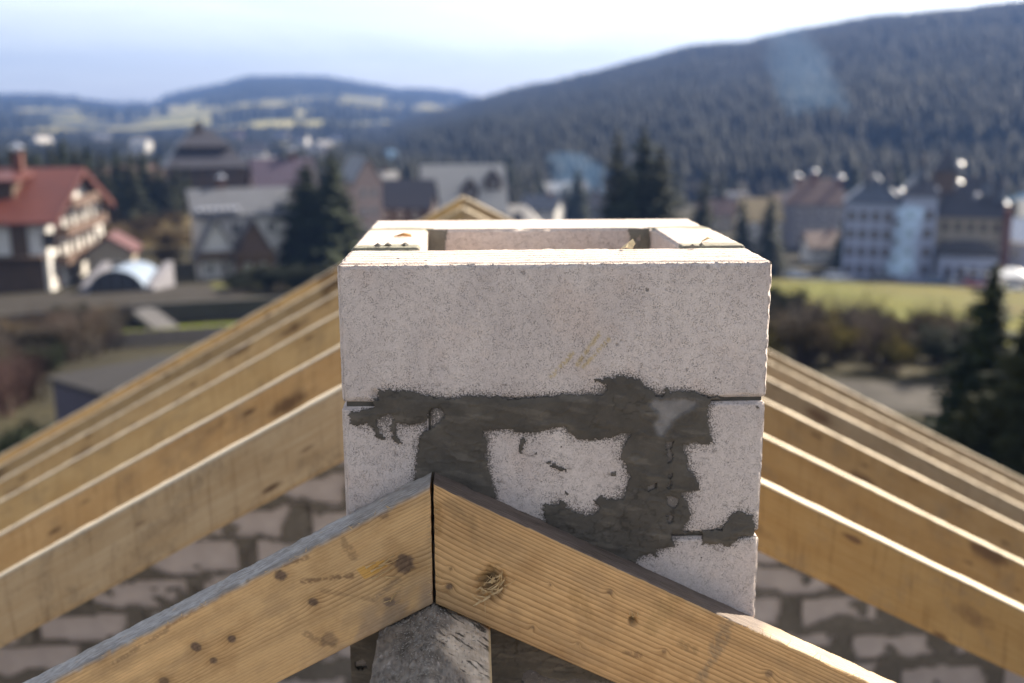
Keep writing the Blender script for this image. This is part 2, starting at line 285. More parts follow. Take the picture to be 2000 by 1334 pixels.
# the mortar smeared over the front joints: a height field over the chimney's front face, 1.7 mm cells, only where mortar lies
CELL = 1.7; mx = np.arange(-2, 603, CELL); mz = np.arange(-715, -90, CELL)
GX, GZ = np.meshgrid(mx, mz, indexing='ij')
jx = GX + 9*(fbm(GX/11, GZ/11, 0, 4, 5, 0.6)-0.5) + 4*(vnoise(GX/2.6, GZ/2.6, 0, 55)-0.5); jz = GZ + 9*(fbm(GX/11, GZ/11, 0, 4, 45, 0.6)-0.5) + 5*(vnoise(GX/2.2, GZ/2.6, 0, 56)-0.5)
MASK = inpoly(jx, jz, MORTAR_MAIN)
for p in MORTAR_MORE: MASK |= inpoly(jx, jz, p) & (fbm(GX/5, GZ/4, 0, 3, 8) > (0.24 if p[0][1] > -480 else -1))
for p in MORTAR_HOLES: MASK &= ~(inpoly(jx, jz, p) & (fbm(GX/4, GZ/4, 0, 3, 9) > (0.36 if p[0][1] > -480 else 0)))
NEAR = blur(MASK.astype(float), 6)                                   # how much mortar lies round about, for the specks on the blocks
SCR = inpoly(jx, jz, MORTAR_SCRAPE).astype(float)

def near_mortar(x, z):
    i = np.clip(((x*1000-mx[0])/CELL).astype(int), 0, len(mx)-1); j = np.clip(((z*1000-mz[0])/CELL).astype(int), 0, len(mz)-1)
    return NEAR[i, j]

def front_mortar(parent, off):
    sm = blur(MASK.astype(float), 3)
    body = fbm(GX/60, GZ/22, 0, 4, 3); trow = fbm(GX/36+GZ/50, GZ/9+GX/60, 0, 4, 31)
    ridge = np.abs(fbm(GX/34, GZ/20, 0, 3, 77)-0.5)*2
    jt = np.exp(-((GZ+200)/16)**2)+np.exp(-((GZ+405)/16)**2)+0.7*np.exp(-((GX-120)/24)**2)*(GZ < -200)+0.8*np.exp(-((GX-462)/26)**2)*(GZ < -200)
    hgt = 0.5+1.5*(fbm(GX/9, GZ/7, 0, 3, 91)-0.5)*np.clip(sm-0.5, 0, 1)*2+np.clip(sm-0.42, 0, 1)*(3.8+2.6*jt+6.0*(body-0.5)+3.4*(trow-0.5)) + 1.9*sst(0.10, 0.0, ridge)*np.clip(sm-0.6, 0, 1)*2
    hgt = hgt*(1-0.62*SCR) + 0.35*(fbm(GX/2.4, GZ/2.4, 0, 2, 12)-0.5)
    tone = (0.82+0.36*fbm(GX/45, GZ/30, 0, 4, 21))[..., None]*np.array([0.092, 0.080, 0.066])
    tone = tone*(1+0.35*sst(0.55, 0.7, trow))[..., None]; crk = sst(0.035, 0.012, np.abs(fbm(GX/26, GZ/13, 0, 3, 177)-0.5))*sst(0.5, 0.62, fbm(GX/70, GZ/40, 0, 2, 178)); hgt = hgt-0.9*crk*np.clip(sm-0.5, 0, 1)*2; tone = tone*(1-0.28*crk[..., None])
    thin = sst(0.75, 0.35, sm)[..., None]*sst(0.45, 0.65, fbm(GX/7, GZ/7, 0, 3, 33))[..., None]
    tone = tone*(1-thin*0.5)+np.array([0.16, 0.14, 0.12])*thin*0.5
    blurS = blur(SCR, 1)[..., None]
    tone = tone*(1-blurS)+(np.array([0.225, 0.21, 0.20])*(0.85+0.3*fbm(GX/14, GZ/14, 0, 3, 61))[..., None])*blurS
    keep = MASK[:-1, :-1] & MASK[1:, :-1] & MASK[1:, 1:] & MASK[:-1, 1:]
    idx = np.arange(GX.size).reshape(GX.shape); q = np.stack([idx[:-1, :-1], idx[1:, :-1], idx[1:, 1:], idx[:-1, 1:]], -1)[keep]
    V = np.stack([GX/1000, -hgt/1000, GZ/1000], -1).reshape(-1, 3)
    used = np.zeros(len(V), bool); used[q] = True
    # a rim that goes back into the block closes the smear
    e = np.concatenate([q[:, [0, 1]], q[:, [1, 2]], q[:, [2, 3]], q[:, [3, 0]]]); key = e[:, 0]*len(V)+e[:, 1]; rk = e[:, 1]*len(V)+e[:, 0]
    be = e[~np.isin(key, rk)]; V2 = V.copy(); V2[:, 1] = 0.0025
    Q = np.concatenate([q, np.stack([be[:, 1], be[:, 0], be[:, 0]+len(V), be[:, 1]+len(V)], -1)])
    VV = np.concatenate([V, V2]); CC = np.concatenate([tone.reshape(-1, 3)]*2)
    u, inv = np.unique(Q, return_inverse=True)
    me = mesh_np('mortar', VV[u]-off, inv.reshape(Q.shape), MORTAR, True, CC[u])
    o = link('mortar', me, parent); o['label'] = 'dark grey mortar smeared over the front joints'; return o

CHALK = [((361, -100), (330, -145)), ((374, -108), (339, -148)), ((323, -129), (294, -162))]
def aac_colour(P, top_mortar):
    x, y, z = P[:, 0], P[:, 1], P[:, 2]
    c = np.array([0.73, 0.635, 0.575])*(0.95+0.10*fbm(x*14, y*14, z*14, 4, 2))[:, None]
    pink = sst(0.52, 0.74, fbm(x*16+5, y*16, z*16, 4, 71))[:, None]*0.40
    c = c*(1-pink)+np.array([0.76, 0.61, 0.52])*pink
    fr = (y < 0.004).astype(float)
    for (a, b) in CHALK:
        a = np.array(a)/1000; b = np.array(b)/1000; d = b-a; t = np.clip(((x-a[0])*d[0]+(z-a[1])*d[1])/(d@d), 0, 1)
        e = np.hypot(x-a[0]-t*d[0], z-a[1]-t*d[1]); k = sst(0.0050, 0.0012, e)*sst(0.28, 0.50, fbm(x*420, z*420, 0, 2, 5))*fr*0.85
        c = c*(1-k[:, None])+np.array([0.62, 0.47, 0.25])*k[:, None]
    nm = near_mortar(x, z)*fr; sp = (0.6*sst(0.70, 0.76, fbm(x*110, z*230, 0, 4, 95, 0.6))*(nm > 0.04))[:, None]
    c = c*(1-sp*0.85)+np.array([0.10, 0.088, 0.074])*sp*0.85
    if top_mortar:                                                   # grey green slurry that ran over the top beside the joints
        tp = (z > -0.004).astype(float)
        for yj, wdt in ((0.146, 0.034), (0.424, 0.040)):
            e = np.abs(y-yj-0.015*(1 if yj < 0.3 else -0.4))+0.034*(fbm(x*26, y*26, 0, 4, 41)-0.5)
            k = (sst(wdt, wdt*0.55, e)*tp*np.where(x < 0.11, 1, 0.9)*((x < 0.115) | (x > 0.495)))[:, None]
            c = c*(1-k*0.9)+np.array([0.25, 0.25, 0.19])*k*0.9
        k = (sst(0.040, 0.02, np.hypot((x-0.05)*0.8, (y-0.172)*1.9))*sst(0.58, 0.66, fbm(x*120, y*70, 0, 4, 51))*tp)[:, None]
        k2 = (sst(0.05, 0.02, np.hypot((x-0.53)*0.9, (y-0.158)*2.5))*sst(0.54, 0.62, fbm(x*80+3, y*60, 0, 3, 52))*tp)[:, None]
        k = np.maximum(k, k2*0.35); c = c*(1-k)+np.array([0.06, 0.055, 0.05])*k
    tp = z > -0.004
    ln = sst(0.20, 0.08, np.abs(((y/0.022+0.35*fbm(x*4, y*20, 0, 2, 15)) % 1)-0.5))*sst(0.36, 0.54, fbm(x*60, y*90, 0, 3, 16))*tp*(y < 0.148)*0.8  # shade in the saw grooves painted into the colour as dark lines
    c = c*(1-ln[:, None])+np.array([0.20, 0.18, 0.165])*ln[:, None]
    return np.concatenate([c, nm[:, None]], 1)

def aac_block(parent, off, x0, x1, y0, y1, z0, z1, seed, cell=0.003, groove=False, topm=False, chip=1.0):
    nx, ny, nz = [max(2, int(round(d/cell))) for d in (x1-x0, y1-y0, z1-z0)]
    U, Q = gridbox(nx, ny, nz)
    L = np.array([x1-x0, y1-y0, z1-z0]); P = U*L+np.array([x0, y0, z0])
    col = aac_colour(P, topm)
    d0 = U*L; d1 = (1-U)*L; d = np.minimum(d0, d1); sg = np.where(d0 < d1, 1.0, -1.0)
    ds = np.sort(d, 1); edge = ds[:, 1]
    n1 = fbm(P[:, 0]*70, P[:, 1]*70, P[:, 2]*70, 4, seed, 0.6); n2 = fbm(P[:, 0]*22, P[:, 1]*22, P[:, 2]*22, 3, seed+7)
    rad = chip*(0.0018+0.0045*n1+0.008*sst(0.70, 0.85, n2))
    for a in range(3):
        other = np.min(np.delete(d, a, 1), 1)
        on = d[:, a] < 1e-6
        amt = np.where(on, np.clip(rad-other, 0, None)*0.75, 0)
        P[:, a] += sg[:, a]*amt
    P[:, 1] += np.where(d[:, 1] < 1e-6, sg[:, 1]*0.0009*(fbm(P[:, 0]*240, P[:, 2]*240, 0, 2, seed+3)), 0)
    if groove:                                                       # saw lines along the top of the block
        on = U[:, 2] > 0.999
        ph = (P[:, 1]/0.022+0.35*fbm(P[:, 0]*4, P[:, 1]*20, 0, 2, 15)) % 1
        P[:, 2] -= np.where(on, 0.0034*sst(0.22, 0.06, np.abs(ph-0.5))*(0.4+n1)+0.0016*n2, 0)
    me = mesh_np('block', P-off, Q, AAC, True, col)
    return link('block', me, parent)

def build_chimney():
    base = np.array([0.3, 0.289, -3.05])
    ch = empty('chimney', base, 'unfinished chimney of pale aerated concrete blocks smeared with dark mortar', 'chimney')
    g = 0.0025; D = 0.578
    # top ring
    aac_block(ch, base, 0, 0.6, 0, 0.148, -0.197, 0, 11, groove=True, topm=True, cell=0.0024, chip=1.7)
    aac_block(ch, base, 0, 0.6, 0.424, D, -0.197, -0.001, 12, topm=True)
    aac_block(ch, base, 0.002, 0.106, 0.152, 0.420, -0.198, 0.0015, 13, topm=True)
    aac_block(ch, base, 0.500, 0.601, 0.151, 0.420, -0.197, 0.001, 14, topm=True)
    # second course, joints broken
    aac_block(ch, base, -0.001, 0.1205, 0.001, 0.43, -0.4, -0.203, 15)
    aac_block(ch, base, 0.1235, 0.4485, 0.0005, 0.15, -0.401, -0.203, 16)
    aac_block(ch, base, 0.4515, 0.599, 0, 0.43, -0.4, -0.202, 17)
    aac_block(ch, base, 0.0, 0.6, 0.434, D, -0.4, -0.203, 18, cell=0.02)
    aac_block(ch, base, 0.001, 0.6, 0, 0.148, -0.605, -0.4065, 19)
    aac_block(ch, base, 0.002, 0.106, 0.152, 0.42, -0.605, -0.4065, 20, cell=0.01)
    aac_block(ch, base, 0.5, 0.6, 0.152, 0.42, -0.605, -0.4065, 21, cell=0.01)
    aac_block(ch, base, 0.0, 0.6, 0.424, D, -0.605, -0.4065, 22, cell=0.02)
    z = -0.611; k = 0
    while z > -3.0:
        z0 = max(z-0.199, -3.05); s = 30+k
        if k % 2:
            parts = [(0, 0.6, 0, 0.148), (0, 0.6, 0.424, D), (0.002, 0.106, 0.152, 0.42), (0.5, 0.6, 0.152, 0.42)]
        else:
            parts = [(0, 0.12, 0, 0.43), (0.126, 0.456, 0, 0.15), (0.462, 0.6, 0, 0.43), (0, 0.6, 0.434, D)]
        for q in parts: aac_block(ch, base, *q, z0, z, s, cell=0.05, chip=0.6)
        z = z0-0.006; k += 1
    # mortar in the joints, set back from the faces
    mb = MB(); dark = np.array([0.085, 0.077, 0.066])
    def jb(x0, x1, y0, y1, z0, z1): mb.box(x0-base[0], x1-base[0], y0-base[1], y1-base[1], z0-base[2], z1-base[2])
    zz = [-0.197, -0.4, -0.605]+[-0.611-0.199*(i+1)-0.006*i for i in range(11)]
    for z in zz:
        a, b = z-0.0062, z+0.0004
        jb(0.006, 0.594, 0.006, 0.142, a, b); jb(0.006, 0.594, 0.43, D-0.006, a, b); jb(0.008, 0.1, 0.142, 0.43, a, b); jb(0.506, 0.594, 0.142, 0.43, a, b)
    for xx in ((0.008, 0.1), (0.506, 0.593)):
        jb(*xx, 0.1475, 0.1525, -0.196, -0.004); jb(*xx, 0.4195, 0.4245, -0.196, -0.004)
    jb(0.1200, 0.1240, 0.006, 0.146, -0.4, -0.204); jb(0.4480, 0.4520, 0.006, 0.146, -0.4, -0.204)
    o = mb.build('joint_mortar', MORTAR, ch); me = o.data
    at = me.color_attributes.new('Col', 'FLOAT_COLOR', 'POINT'); at.data.foreach_set('color', np.tile(np.append(dark, 1), len(me.vertices)).astype(np.float32))
    front_mortar(ch, base)
    # mortar squeezed into the far corners of the flue
    for x0, x1, s in ((0.108, 0.175, 3), (0.420, 0.502, 9)):
        c = 0.002; A = np.arange(x0, x1, c); B = np.arange(-0.19, -0.001, c); X, Z = np.meshgrid(A, B, indexing='ij')
        edge = (X-x0) if s == 3 else (x1-X)
        msk = edge < 0.012+(0.050 if s == 9 else 0.030)*(fbm(X*38, Z*16, 0, 4, s)) - 0.018*(vnoise(X*120, Z*90, 0, s) > 0.62)
        if s == 9: msk &= edge > 0.004
        hh = 0.0006+0.0035*fbm(X*60, Z*60, 0, 3, s); idx = np.arange(X.size).reshape(X.shape)
        q = np.stack([idx[:-1, :-1], idx[1:, :-1], idx[1:, 1:], idx[:-1, 1:]], -1)[msk[:-1, :-1]]
        V = np.stack([X, 0.4236-hh, Z], -1).reshape(-1, 3); u, inv = np.unique(q, return_inverse=True)
        link('mortar', mesh_np('mortar', V[u]-base, inv.reshape(q.shape), MORTAR, True, np.tile(np.array([0.17, 0.16, 0.135]), (len(u), 1))), ch)
    return ch
build_chimney()

# ------------------------------------------------------------------ rafters
RX = 0.1255; PL = 0.179; RZ = -0.2985
def rafter_verts(side, slope, length, nu, nv, nw, y0, th=0.05, jog=0.0, gap=0.0015):
    """a timber whose ends are cut plumb: side -1 left, +1 right. Returns unit coordinates, points, u (along), v (down from the top edge), quads"""
    U, Q = gridbox(nu, nw, nv)
    s = U[:, 0]*length; x = RX+side*(gap+s); t = (1-U[:, 2])*PL
    P = np.stack([x, y0+U[:, 1]*th, RZ-slope*s-t], -1)
    if side < 0: Q = Q[:, ::-1]
    c = math.cos(math.atan(slope)); return U, P, s/c, t*c, Q

def front_rafter(side):
    L = 1.5
    slope = 0.525 if side < 0 else 0.505
    nu, nv, nw = 700, 84, 24
    U, P, u, v, Q = rafter_verts(side, slope, L, nu, nv, nw, -0.051)
    w = U[:, 1]*0.05; x, z = P[:, 0]*1000, P[:, 2]*1000
    front = U[:, 1] < 1e-6; top = U[:, 2] > 0.9999
    fx, fz = u, v
    if side > 0:
        warp = 0.0040*(fbm(u*1.6, v*5, 0, 3, 4)-0.5)*2+0.012*np.exp(-u/0.07)*(1-v/0.16)+0.004*np.sin(u*3.1)+0.0007*(fbm(u*14, v*40, 0, 2, 14)-0.5)
        sp = 0.0058*(0.85+0.35*sst(0.0, 0.16, v))
        base = np.array([0.66, 0.405, 0.185])
        knots = [(147,-452,5,.9),(265,-518,3,.5),(375,-465,4,.6),(488,-370,4,.4),(150,-425,2.5,.5),(290,-452,2,.6),(330,-545,3,.5),(455,-560,4,.5),(610,-600,6,.6)]
        gouge = [((206,-450), 24, 30, 0.015), ((409,-511), 7.5, 7.5, 0.012)]
    else:
        warp = 0.006*(fbm(u*1.3, v*10, 0, 3, 24)-0.5)*2+0.012*(fbm(u*1.1, v*4, 0, 2, 27)-0.5)+0.001*(fbm(u*14, v*40, 0, 2, 15)-0.5)
        sp = 0.0047*(0.8+0.6*fbm(v*14, u*0.6, 0, 2, 72))
        base = np.array([0.63, 0.40, 0.19])
        knots = [(-87,-432,9,1.0),(83,-416,14,.95),(-45,-472,7,.95),(-162,-526,6,1.0),(-212,-537,7,1.0),(-189,-559,6,.9),(62,-474,8,.8),(55,-339,12,.55),(-27,-530,12,.6),(-261,-590,7,.8),(25,-352,5,.5),(-300,-610,9,.7),(-380,-620,8,.8)]
        gouge = []
    ph = (v+warp)/sp
    tint = np.tile(base, (len(P), 1))*(0.88+0.24*fbm(u*6, v*22, w*22, 4, 3+side))[:, None]
    red = sst(0.5, 0.75, fbm(u*9, v*30, 0, 4, 61+side))[:, None]*0.45
    tint = tint*(1-red)+np.array([0.54, 0.32, 0.14])*red
    band = fbm(u*2.2, (v+0.4*warp)*70, w*70, 3, 107+side); tint = tint*(0.80+0.40*band)[:, None]
    dirt = sst(0.50, 0.72, fbm(u*16, v*24, w*24, 5, 117+side, 0.62))[:, None]*0.24; tint = tint*(1-dirt)+np.array([0.24, 0.165, 0.095])*dirt
    wob = (fbm(x/9, z/9, 0, 3, 19)-0.5)*0.55
    for kx, kz, kr, kd in knots:
        d = np.hypot(x-kx, (z-kz)*1.05)/kr+wob*(2.2 if kr > 8 else 1.0)
        ph = ph + np.where(front, (0.7 if side < 0 else 0.9)*np.exp(-(d/1.7)**2), 0)
        k = (sst(1.25, 0.75, d)*kd*front)[:, None]; halo = (sst(3.2, 1.0, d)*0.28*kd*front)[:, None]
        tint = tint*(1-halo)+np.array([0.33, 0.18, 0.06])*halo
        tint = tint*(1-k)+(np.array([0.17, 0.108, 0.070])*(0.7+0.6*vnoise(x/1.6, z/4, 0, 3)[:, None]))*k
    def streak(a, b, wd, colr, amt, sd):
        a = np.array(a, float); b = np.array(b, float); d = b-a; t = np.clip(((x-a[0])*d[0]+(z-a[1])*d[1])/(d@d), 0, 1)
        e = np.hypot(x-a[0]-t*d[0], z-a[1]-t*d[1])+wd*1.5*(fbm(x/13, z/13, 0, 4, sd)-0.5)
        return (sst(wd, wd*0.4, e)*amt*0.75*front*sst(0.22, 0.5, fbm(x/3, z/3, 0, 3, sd+1)))[:, None], np.array(colr)
    if side < 0:
        st = [((-59,-440),(10,-433),5,(.14,.07,.035),.85,2),((-130,-428),(-50,-404),5,(.12,.055,.03),.8,3),((-60,-520),(-20,-540),7,(.15,.09,.05),.6,4),((40,-470),(75,-440),6,(.16,.12,.09),.6,5),((-250,-505),(-150,-445),4,(.2,.10,.05),.7,6),
              ((-330,-560),(-250,-510),4,(.13,.08,.05),.6,7),((0,-375),(15,-405),7,(.2,.12,.06),.6,8),((30,-345),(65,-330),9,(.24,.15,.07),.6,9),((-30,-455),(40,-470),4,(.25,.15,.07),.5,12)]
        low = sst(0.155, 0.185, v+0.03*fbm(u*8, v*8, 0, 3, 5)) * 0
        # grey weathered lower edge near the ridge
        k = (sst(0.10, 0.15, v)*sst(0.26, 0.06, u)*front*0.55*sst(0.3, 0.6, fbm(u*30, v*30, 0, 3, 14)))[:, None]; tint = tint*(1-k)+np.array([0.25, 0.20, 0.165])*k
        # bright fresh chip
        k = (inpoly(x+3*(fbm(x/6, z/6, 0, 2, 5)-.5), z, [(18,-424),(40,-414),(57,-410),(61,-419),(45,-430),(29,-440)])*front)[:, None].astype(float); tint = tint*(1-k)+np.array([0.66, 0.37, 0.10])*k; ph = np.where(k[:, 0] > 0.5, np.floor(ph)+0.2, ph)
    else:
        st = [((546,-518),(507,-615),13,(.24,.185,.125),.72,2),((478,-548),(500,-560),9,(.22,.14,.06),.6,3),((395,-560),(420,-566),5,(.12,.06,.03),.7,4),((322,-470),(345,-500),16,(.33,.19,.06),.45,5),((150,-330),(180,-360),12,(.30,.19,.09),.55,6),((131,-330),(134,-372),9,(.36,.19,.06),.7,16),((430,-520),(470,-470),18,(.34,.22,.08),.4,7)]
        k = (sst(0.125, 0.16, v)*sst(0.5, 0.0, u)*front*0.35)[:, None]; tint = tint*(1-k)+np.array([0.30, 0.19, 0.11])*k
    for s_ in st:
        k, cc = streak(*s_); tint = tint*(1-k)+cc*k
    # top: the left one grey with dried slurry, the right one with the chimney's shadow painted in, sunlit tone beyond
    if side < 0:
        k = (sst(-0.004, 0.004, 0.006-v+0.006*(fbm(u*60, w*60, 0, 3, 6)-0.5))*sst(0.05, 0.25, fbm(u*50, w*90, 0, 4, 8)))[:, None]
        grey = np.array([0.40, 0.375, 0.35])*(0.55+0.9*fbm(u*110, w*200, v*200, 4, 9))[:, None]
        tint = tint*(1-k)+grey*k
        k = (sst(0.0, 0.012, 0.014-v-0.012*fbm(u*30, 0, 0, 4, 16))*front*0.5)[:, None]; tint = tint*(1-k)+np.array([0.20, 0.17, 0.15])*k
    else:
        k = (top*sst(0.60, 0.53, u-w*0.8+0.05*fbm(u*20, w*60, 0, 3, 6)))[:, None]
        dark_tone = np.array([0.155, 0.12, 0.10])*(0.6+0.9*fbm(u*30, w*220, 0, 4, 9))[:, None]
        pale_tone = np.array([0.56, 0.42, 0.26])*(0.85+0.3*fbm(u*30, w*200, 0, 4, 19))[:, None]
        tint = np.where(top[:, None], dark_tone*k+pale_tone*(1-k), tint)
    # end grain at the plumb cut
    N = np.zeros_like(P)
    dep = 0.0009*(fbm(u*35, v*260, 0, 3, 8)-0.5)
    for (gx, gz), rx, rz_, dp in gouge:
        d = np.hypot((x-gx)/rx, (z-gz)/rz_)+0.6*(fbm(x/7, z/5, 0, 3, 29)-0.5)
        g = sst(1.1, 0.35, d); dep = dep+np.where(front, dp*g*(0.5+0.7*fbm(x/9-z/14, z/3+x/30, 0, 3, 39)), 0)
        k = (g*front)[:, None]; fib = 0.55+0.9*fbm(x/6+z/9, z/1.6-x/7, 0, 3, 49)[:, None]
        tint = tint*(1-k)+np.array([0.40, 0.26, 0.12])*fib*k
        dk = (sst(0.5, 0.2, d)*front*0.6)[:, None]; tint = tint*(1-dk)+np.array([0.06, 0.035, 0.02])*dk
    P[:, 1] += np.where(front, dep, 0)
    # worn arrises and a rough top
    e = np.minimum(v, 1)*0; ar = 0.0022*fbm(u*90, 0, 0, 3, 88+side)+0.003*sst(0.62, 0.75, fbm(u*22, 0, 0, 2, 89))
    nearf = np.clip(ar-w, 0, 1); P[:, 2] -= np.where(top, nearf*0.9, 0)
    P[:, 1] += np.where(front, np.clip(ar-v, 0, 1)*0.9, 0)
    P[:, 2] += np.where(top, 0.0030*(fbm(u*70, w*70, 0, 4, 7)-0.5)*(1.5 if side < 0 else 1.0), 0)
    P[:, 0] += np.where(U[:, 0] < 1e-6, side*0.0016*fbm(v*160, w*60, 0, 3, 17), 0)
    vec = np.stack([u, np.where(top | (U[:, 2] < 1e-6), w/0.006+3*fbm(u*2, w*20, 0, 3, 2), ph), w], -1)
    ring = (np.where(side > 0, 1.0, 0.38+0.5*sst(0.4, 0.65, fbm(u*3, v*26, w*26, 3, 99)))*np.ones(len(P))).astype(float)
    O = np.array([RX, -0.026, RZ])
    lab = 'knotty golden rafter with grey dusty top, sloping left from the chimney front' if side < 0 else 'close grained golden rafter with a splintered gouge, sloping right from the chimney front'
    o = link('rafter', mesh_np('rafter', P-O, Q, FWOOD, True, np.concatenate([tint, ring[:, None]], 1), vec), None, O)
    tag(o, lab, 'rafter', 'roof rafters')
    # splinters
    rng = random.Random(4+side)
    def splinter(px, pz, ang, ln, wd, lift):
        a = Vector((px/1000, -0.0512, pz/1000)); d = Vector((math.cos(ang), 0, math.sin(ang))); n = Vector((-d.z, 0, d.x))*wd; k = 4; pts = []
        for i in range(k+1):
            t = i/k; c = a+d*ln*t+Vector((0, -lift*math.sin(t*2.2)-0.0006, 0))+n*0.6*math.sin(t*3+px)
            pts += [c-n*(1-t)-Vector(O), c+n*(1-t)+Vector((0, -wd*0.5, 0))-Vector(O), c+n*(1-t)*0.3+Vector((0, wd*0.9, 0))-Vector(O)]
        F = []
        for i in range(k):
            b0 = i*3; F += [(b0+j, b0+(j+1) % 3, b0+3+(j+1) % 3, b0+3+j) for j in range(3)]
        sb = MB(); sb.add(pts, F); sb.build('splinter', SPLINT, o)
    if side > 0:
        for i in range(34):
            px = rng.uniform(188, 226); pz = -470+ (px-188)*0.75+rng.uniform(-14, 14)
            splinter(px, pz, rng.choice([2.6, 0.7, 1.2, -2.5, 3.4])+rng.uniform(-.35, .35), rng.uniform(.008, .022), rng.uniform(.0007, .0018), rng.uniform(.001, .007))
        for i in range(6): splinter(409+rng.uniform(-6, 6), -505+rng.uniform(-3, 5), rng.uniform(0.3, 2.8), rng.uniform(.006, .012), .0009, .003)
        for i in range(22): px = rng.uniform(128, 131); splinter(px, rng.uniform(-470, -320), rng.uniform(-.7, .2), rng.uniform(.003, .009), .0006, .001)
        for i in range(40):
            px = rng.uniform(560, 900); splinter(px, -300-(px-126)*0.505+rng.uniform(-2, 1), rng.uniform(.2, 2.2), rng.uniform(.004, .012), .0006, rng.uniform(0, .004))
        splinter(196, -470, -1.5, .03, .0008, .002)
    else:
        for i in range(9): splinter(rng.uniform(30, 62), rng.uniform(-440, -416), 0.5+rng.uniform(-.3, .3), rng.uniform(.012, .030), rng.uniform(.001, .0022), rng.uniform(.001, .004))
        for i in range(8): splinter(rng.uniform(40, 75), rng.uniform(-478, -450), 0.6+rng.uniform(-.5, .5), rng.uniform(.008, .022), .0008, .002)
        for i in range(16): splinter(rng.uniform(121, 123), rng.uniform(-470, -320), rng.uniform(2.6, 4.2), rng.uniform(.003, .007), .0006, .001)
        for i in range(26): px = rng.uniform(-350, 100); splinter(px, -300+(px-126)*0.525+rng.uniform(-4, 0), rng.uniform(0, 3), rng.uniform(.003, .008), .0006, .001)
    return o
SPLINT = plain('split_wood', (0.55, 0.38, 0.19), 0.7, 0.3, 60)
front_rafter(-1); front_rafter(1)

backs = [  # y of the front face, tint left, tint right, labels
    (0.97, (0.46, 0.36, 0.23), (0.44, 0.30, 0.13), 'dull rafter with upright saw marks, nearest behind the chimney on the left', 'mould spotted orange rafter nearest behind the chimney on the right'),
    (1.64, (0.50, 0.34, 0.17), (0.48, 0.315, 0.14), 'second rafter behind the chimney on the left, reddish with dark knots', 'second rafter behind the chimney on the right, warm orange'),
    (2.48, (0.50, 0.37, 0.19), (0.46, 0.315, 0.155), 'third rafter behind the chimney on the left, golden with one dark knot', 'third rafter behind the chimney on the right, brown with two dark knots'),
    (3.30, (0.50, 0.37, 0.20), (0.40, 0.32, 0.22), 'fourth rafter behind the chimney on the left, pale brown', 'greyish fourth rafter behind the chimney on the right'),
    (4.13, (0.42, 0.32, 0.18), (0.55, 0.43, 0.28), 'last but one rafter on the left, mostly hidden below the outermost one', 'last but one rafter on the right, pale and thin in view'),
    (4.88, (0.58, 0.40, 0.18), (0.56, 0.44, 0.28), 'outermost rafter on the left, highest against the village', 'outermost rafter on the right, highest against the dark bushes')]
for y0, tl, tr, ll, lr in backs:
    for side, tint, lab in ((-1, tl, ll), (1, tr, lr)):
        rr = random.Random(int(y0*100)+side)
        U, P, u, v, Q = rafter_verts(side, 0.547 if side < 0 else 0.513, 4.35, 180, 12, 4, y0)
        w = U[:, 1]*0.05; top = U[:, 2] > 0.999
        P[:, 2] += 0.004*(fbm(u*3, v*10, w*10, 3, rr.randint(0, 99))-0.5)+np.where(top, 0.003*(fbm(u*60, w*60, 0, 2, 7)-0.5), 0)
        P[:, 1] += 0.006*np.sin(u*0.8+rr.random()*6)
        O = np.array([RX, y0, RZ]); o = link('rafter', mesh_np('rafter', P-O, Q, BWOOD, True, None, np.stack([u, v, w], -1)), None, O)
        kk = 1.0 if side < 0 else 0.70; o.color = tuple(q*kk for q in tint)+(1,); tag(o, lab, 'rafter', 'roof rafters')

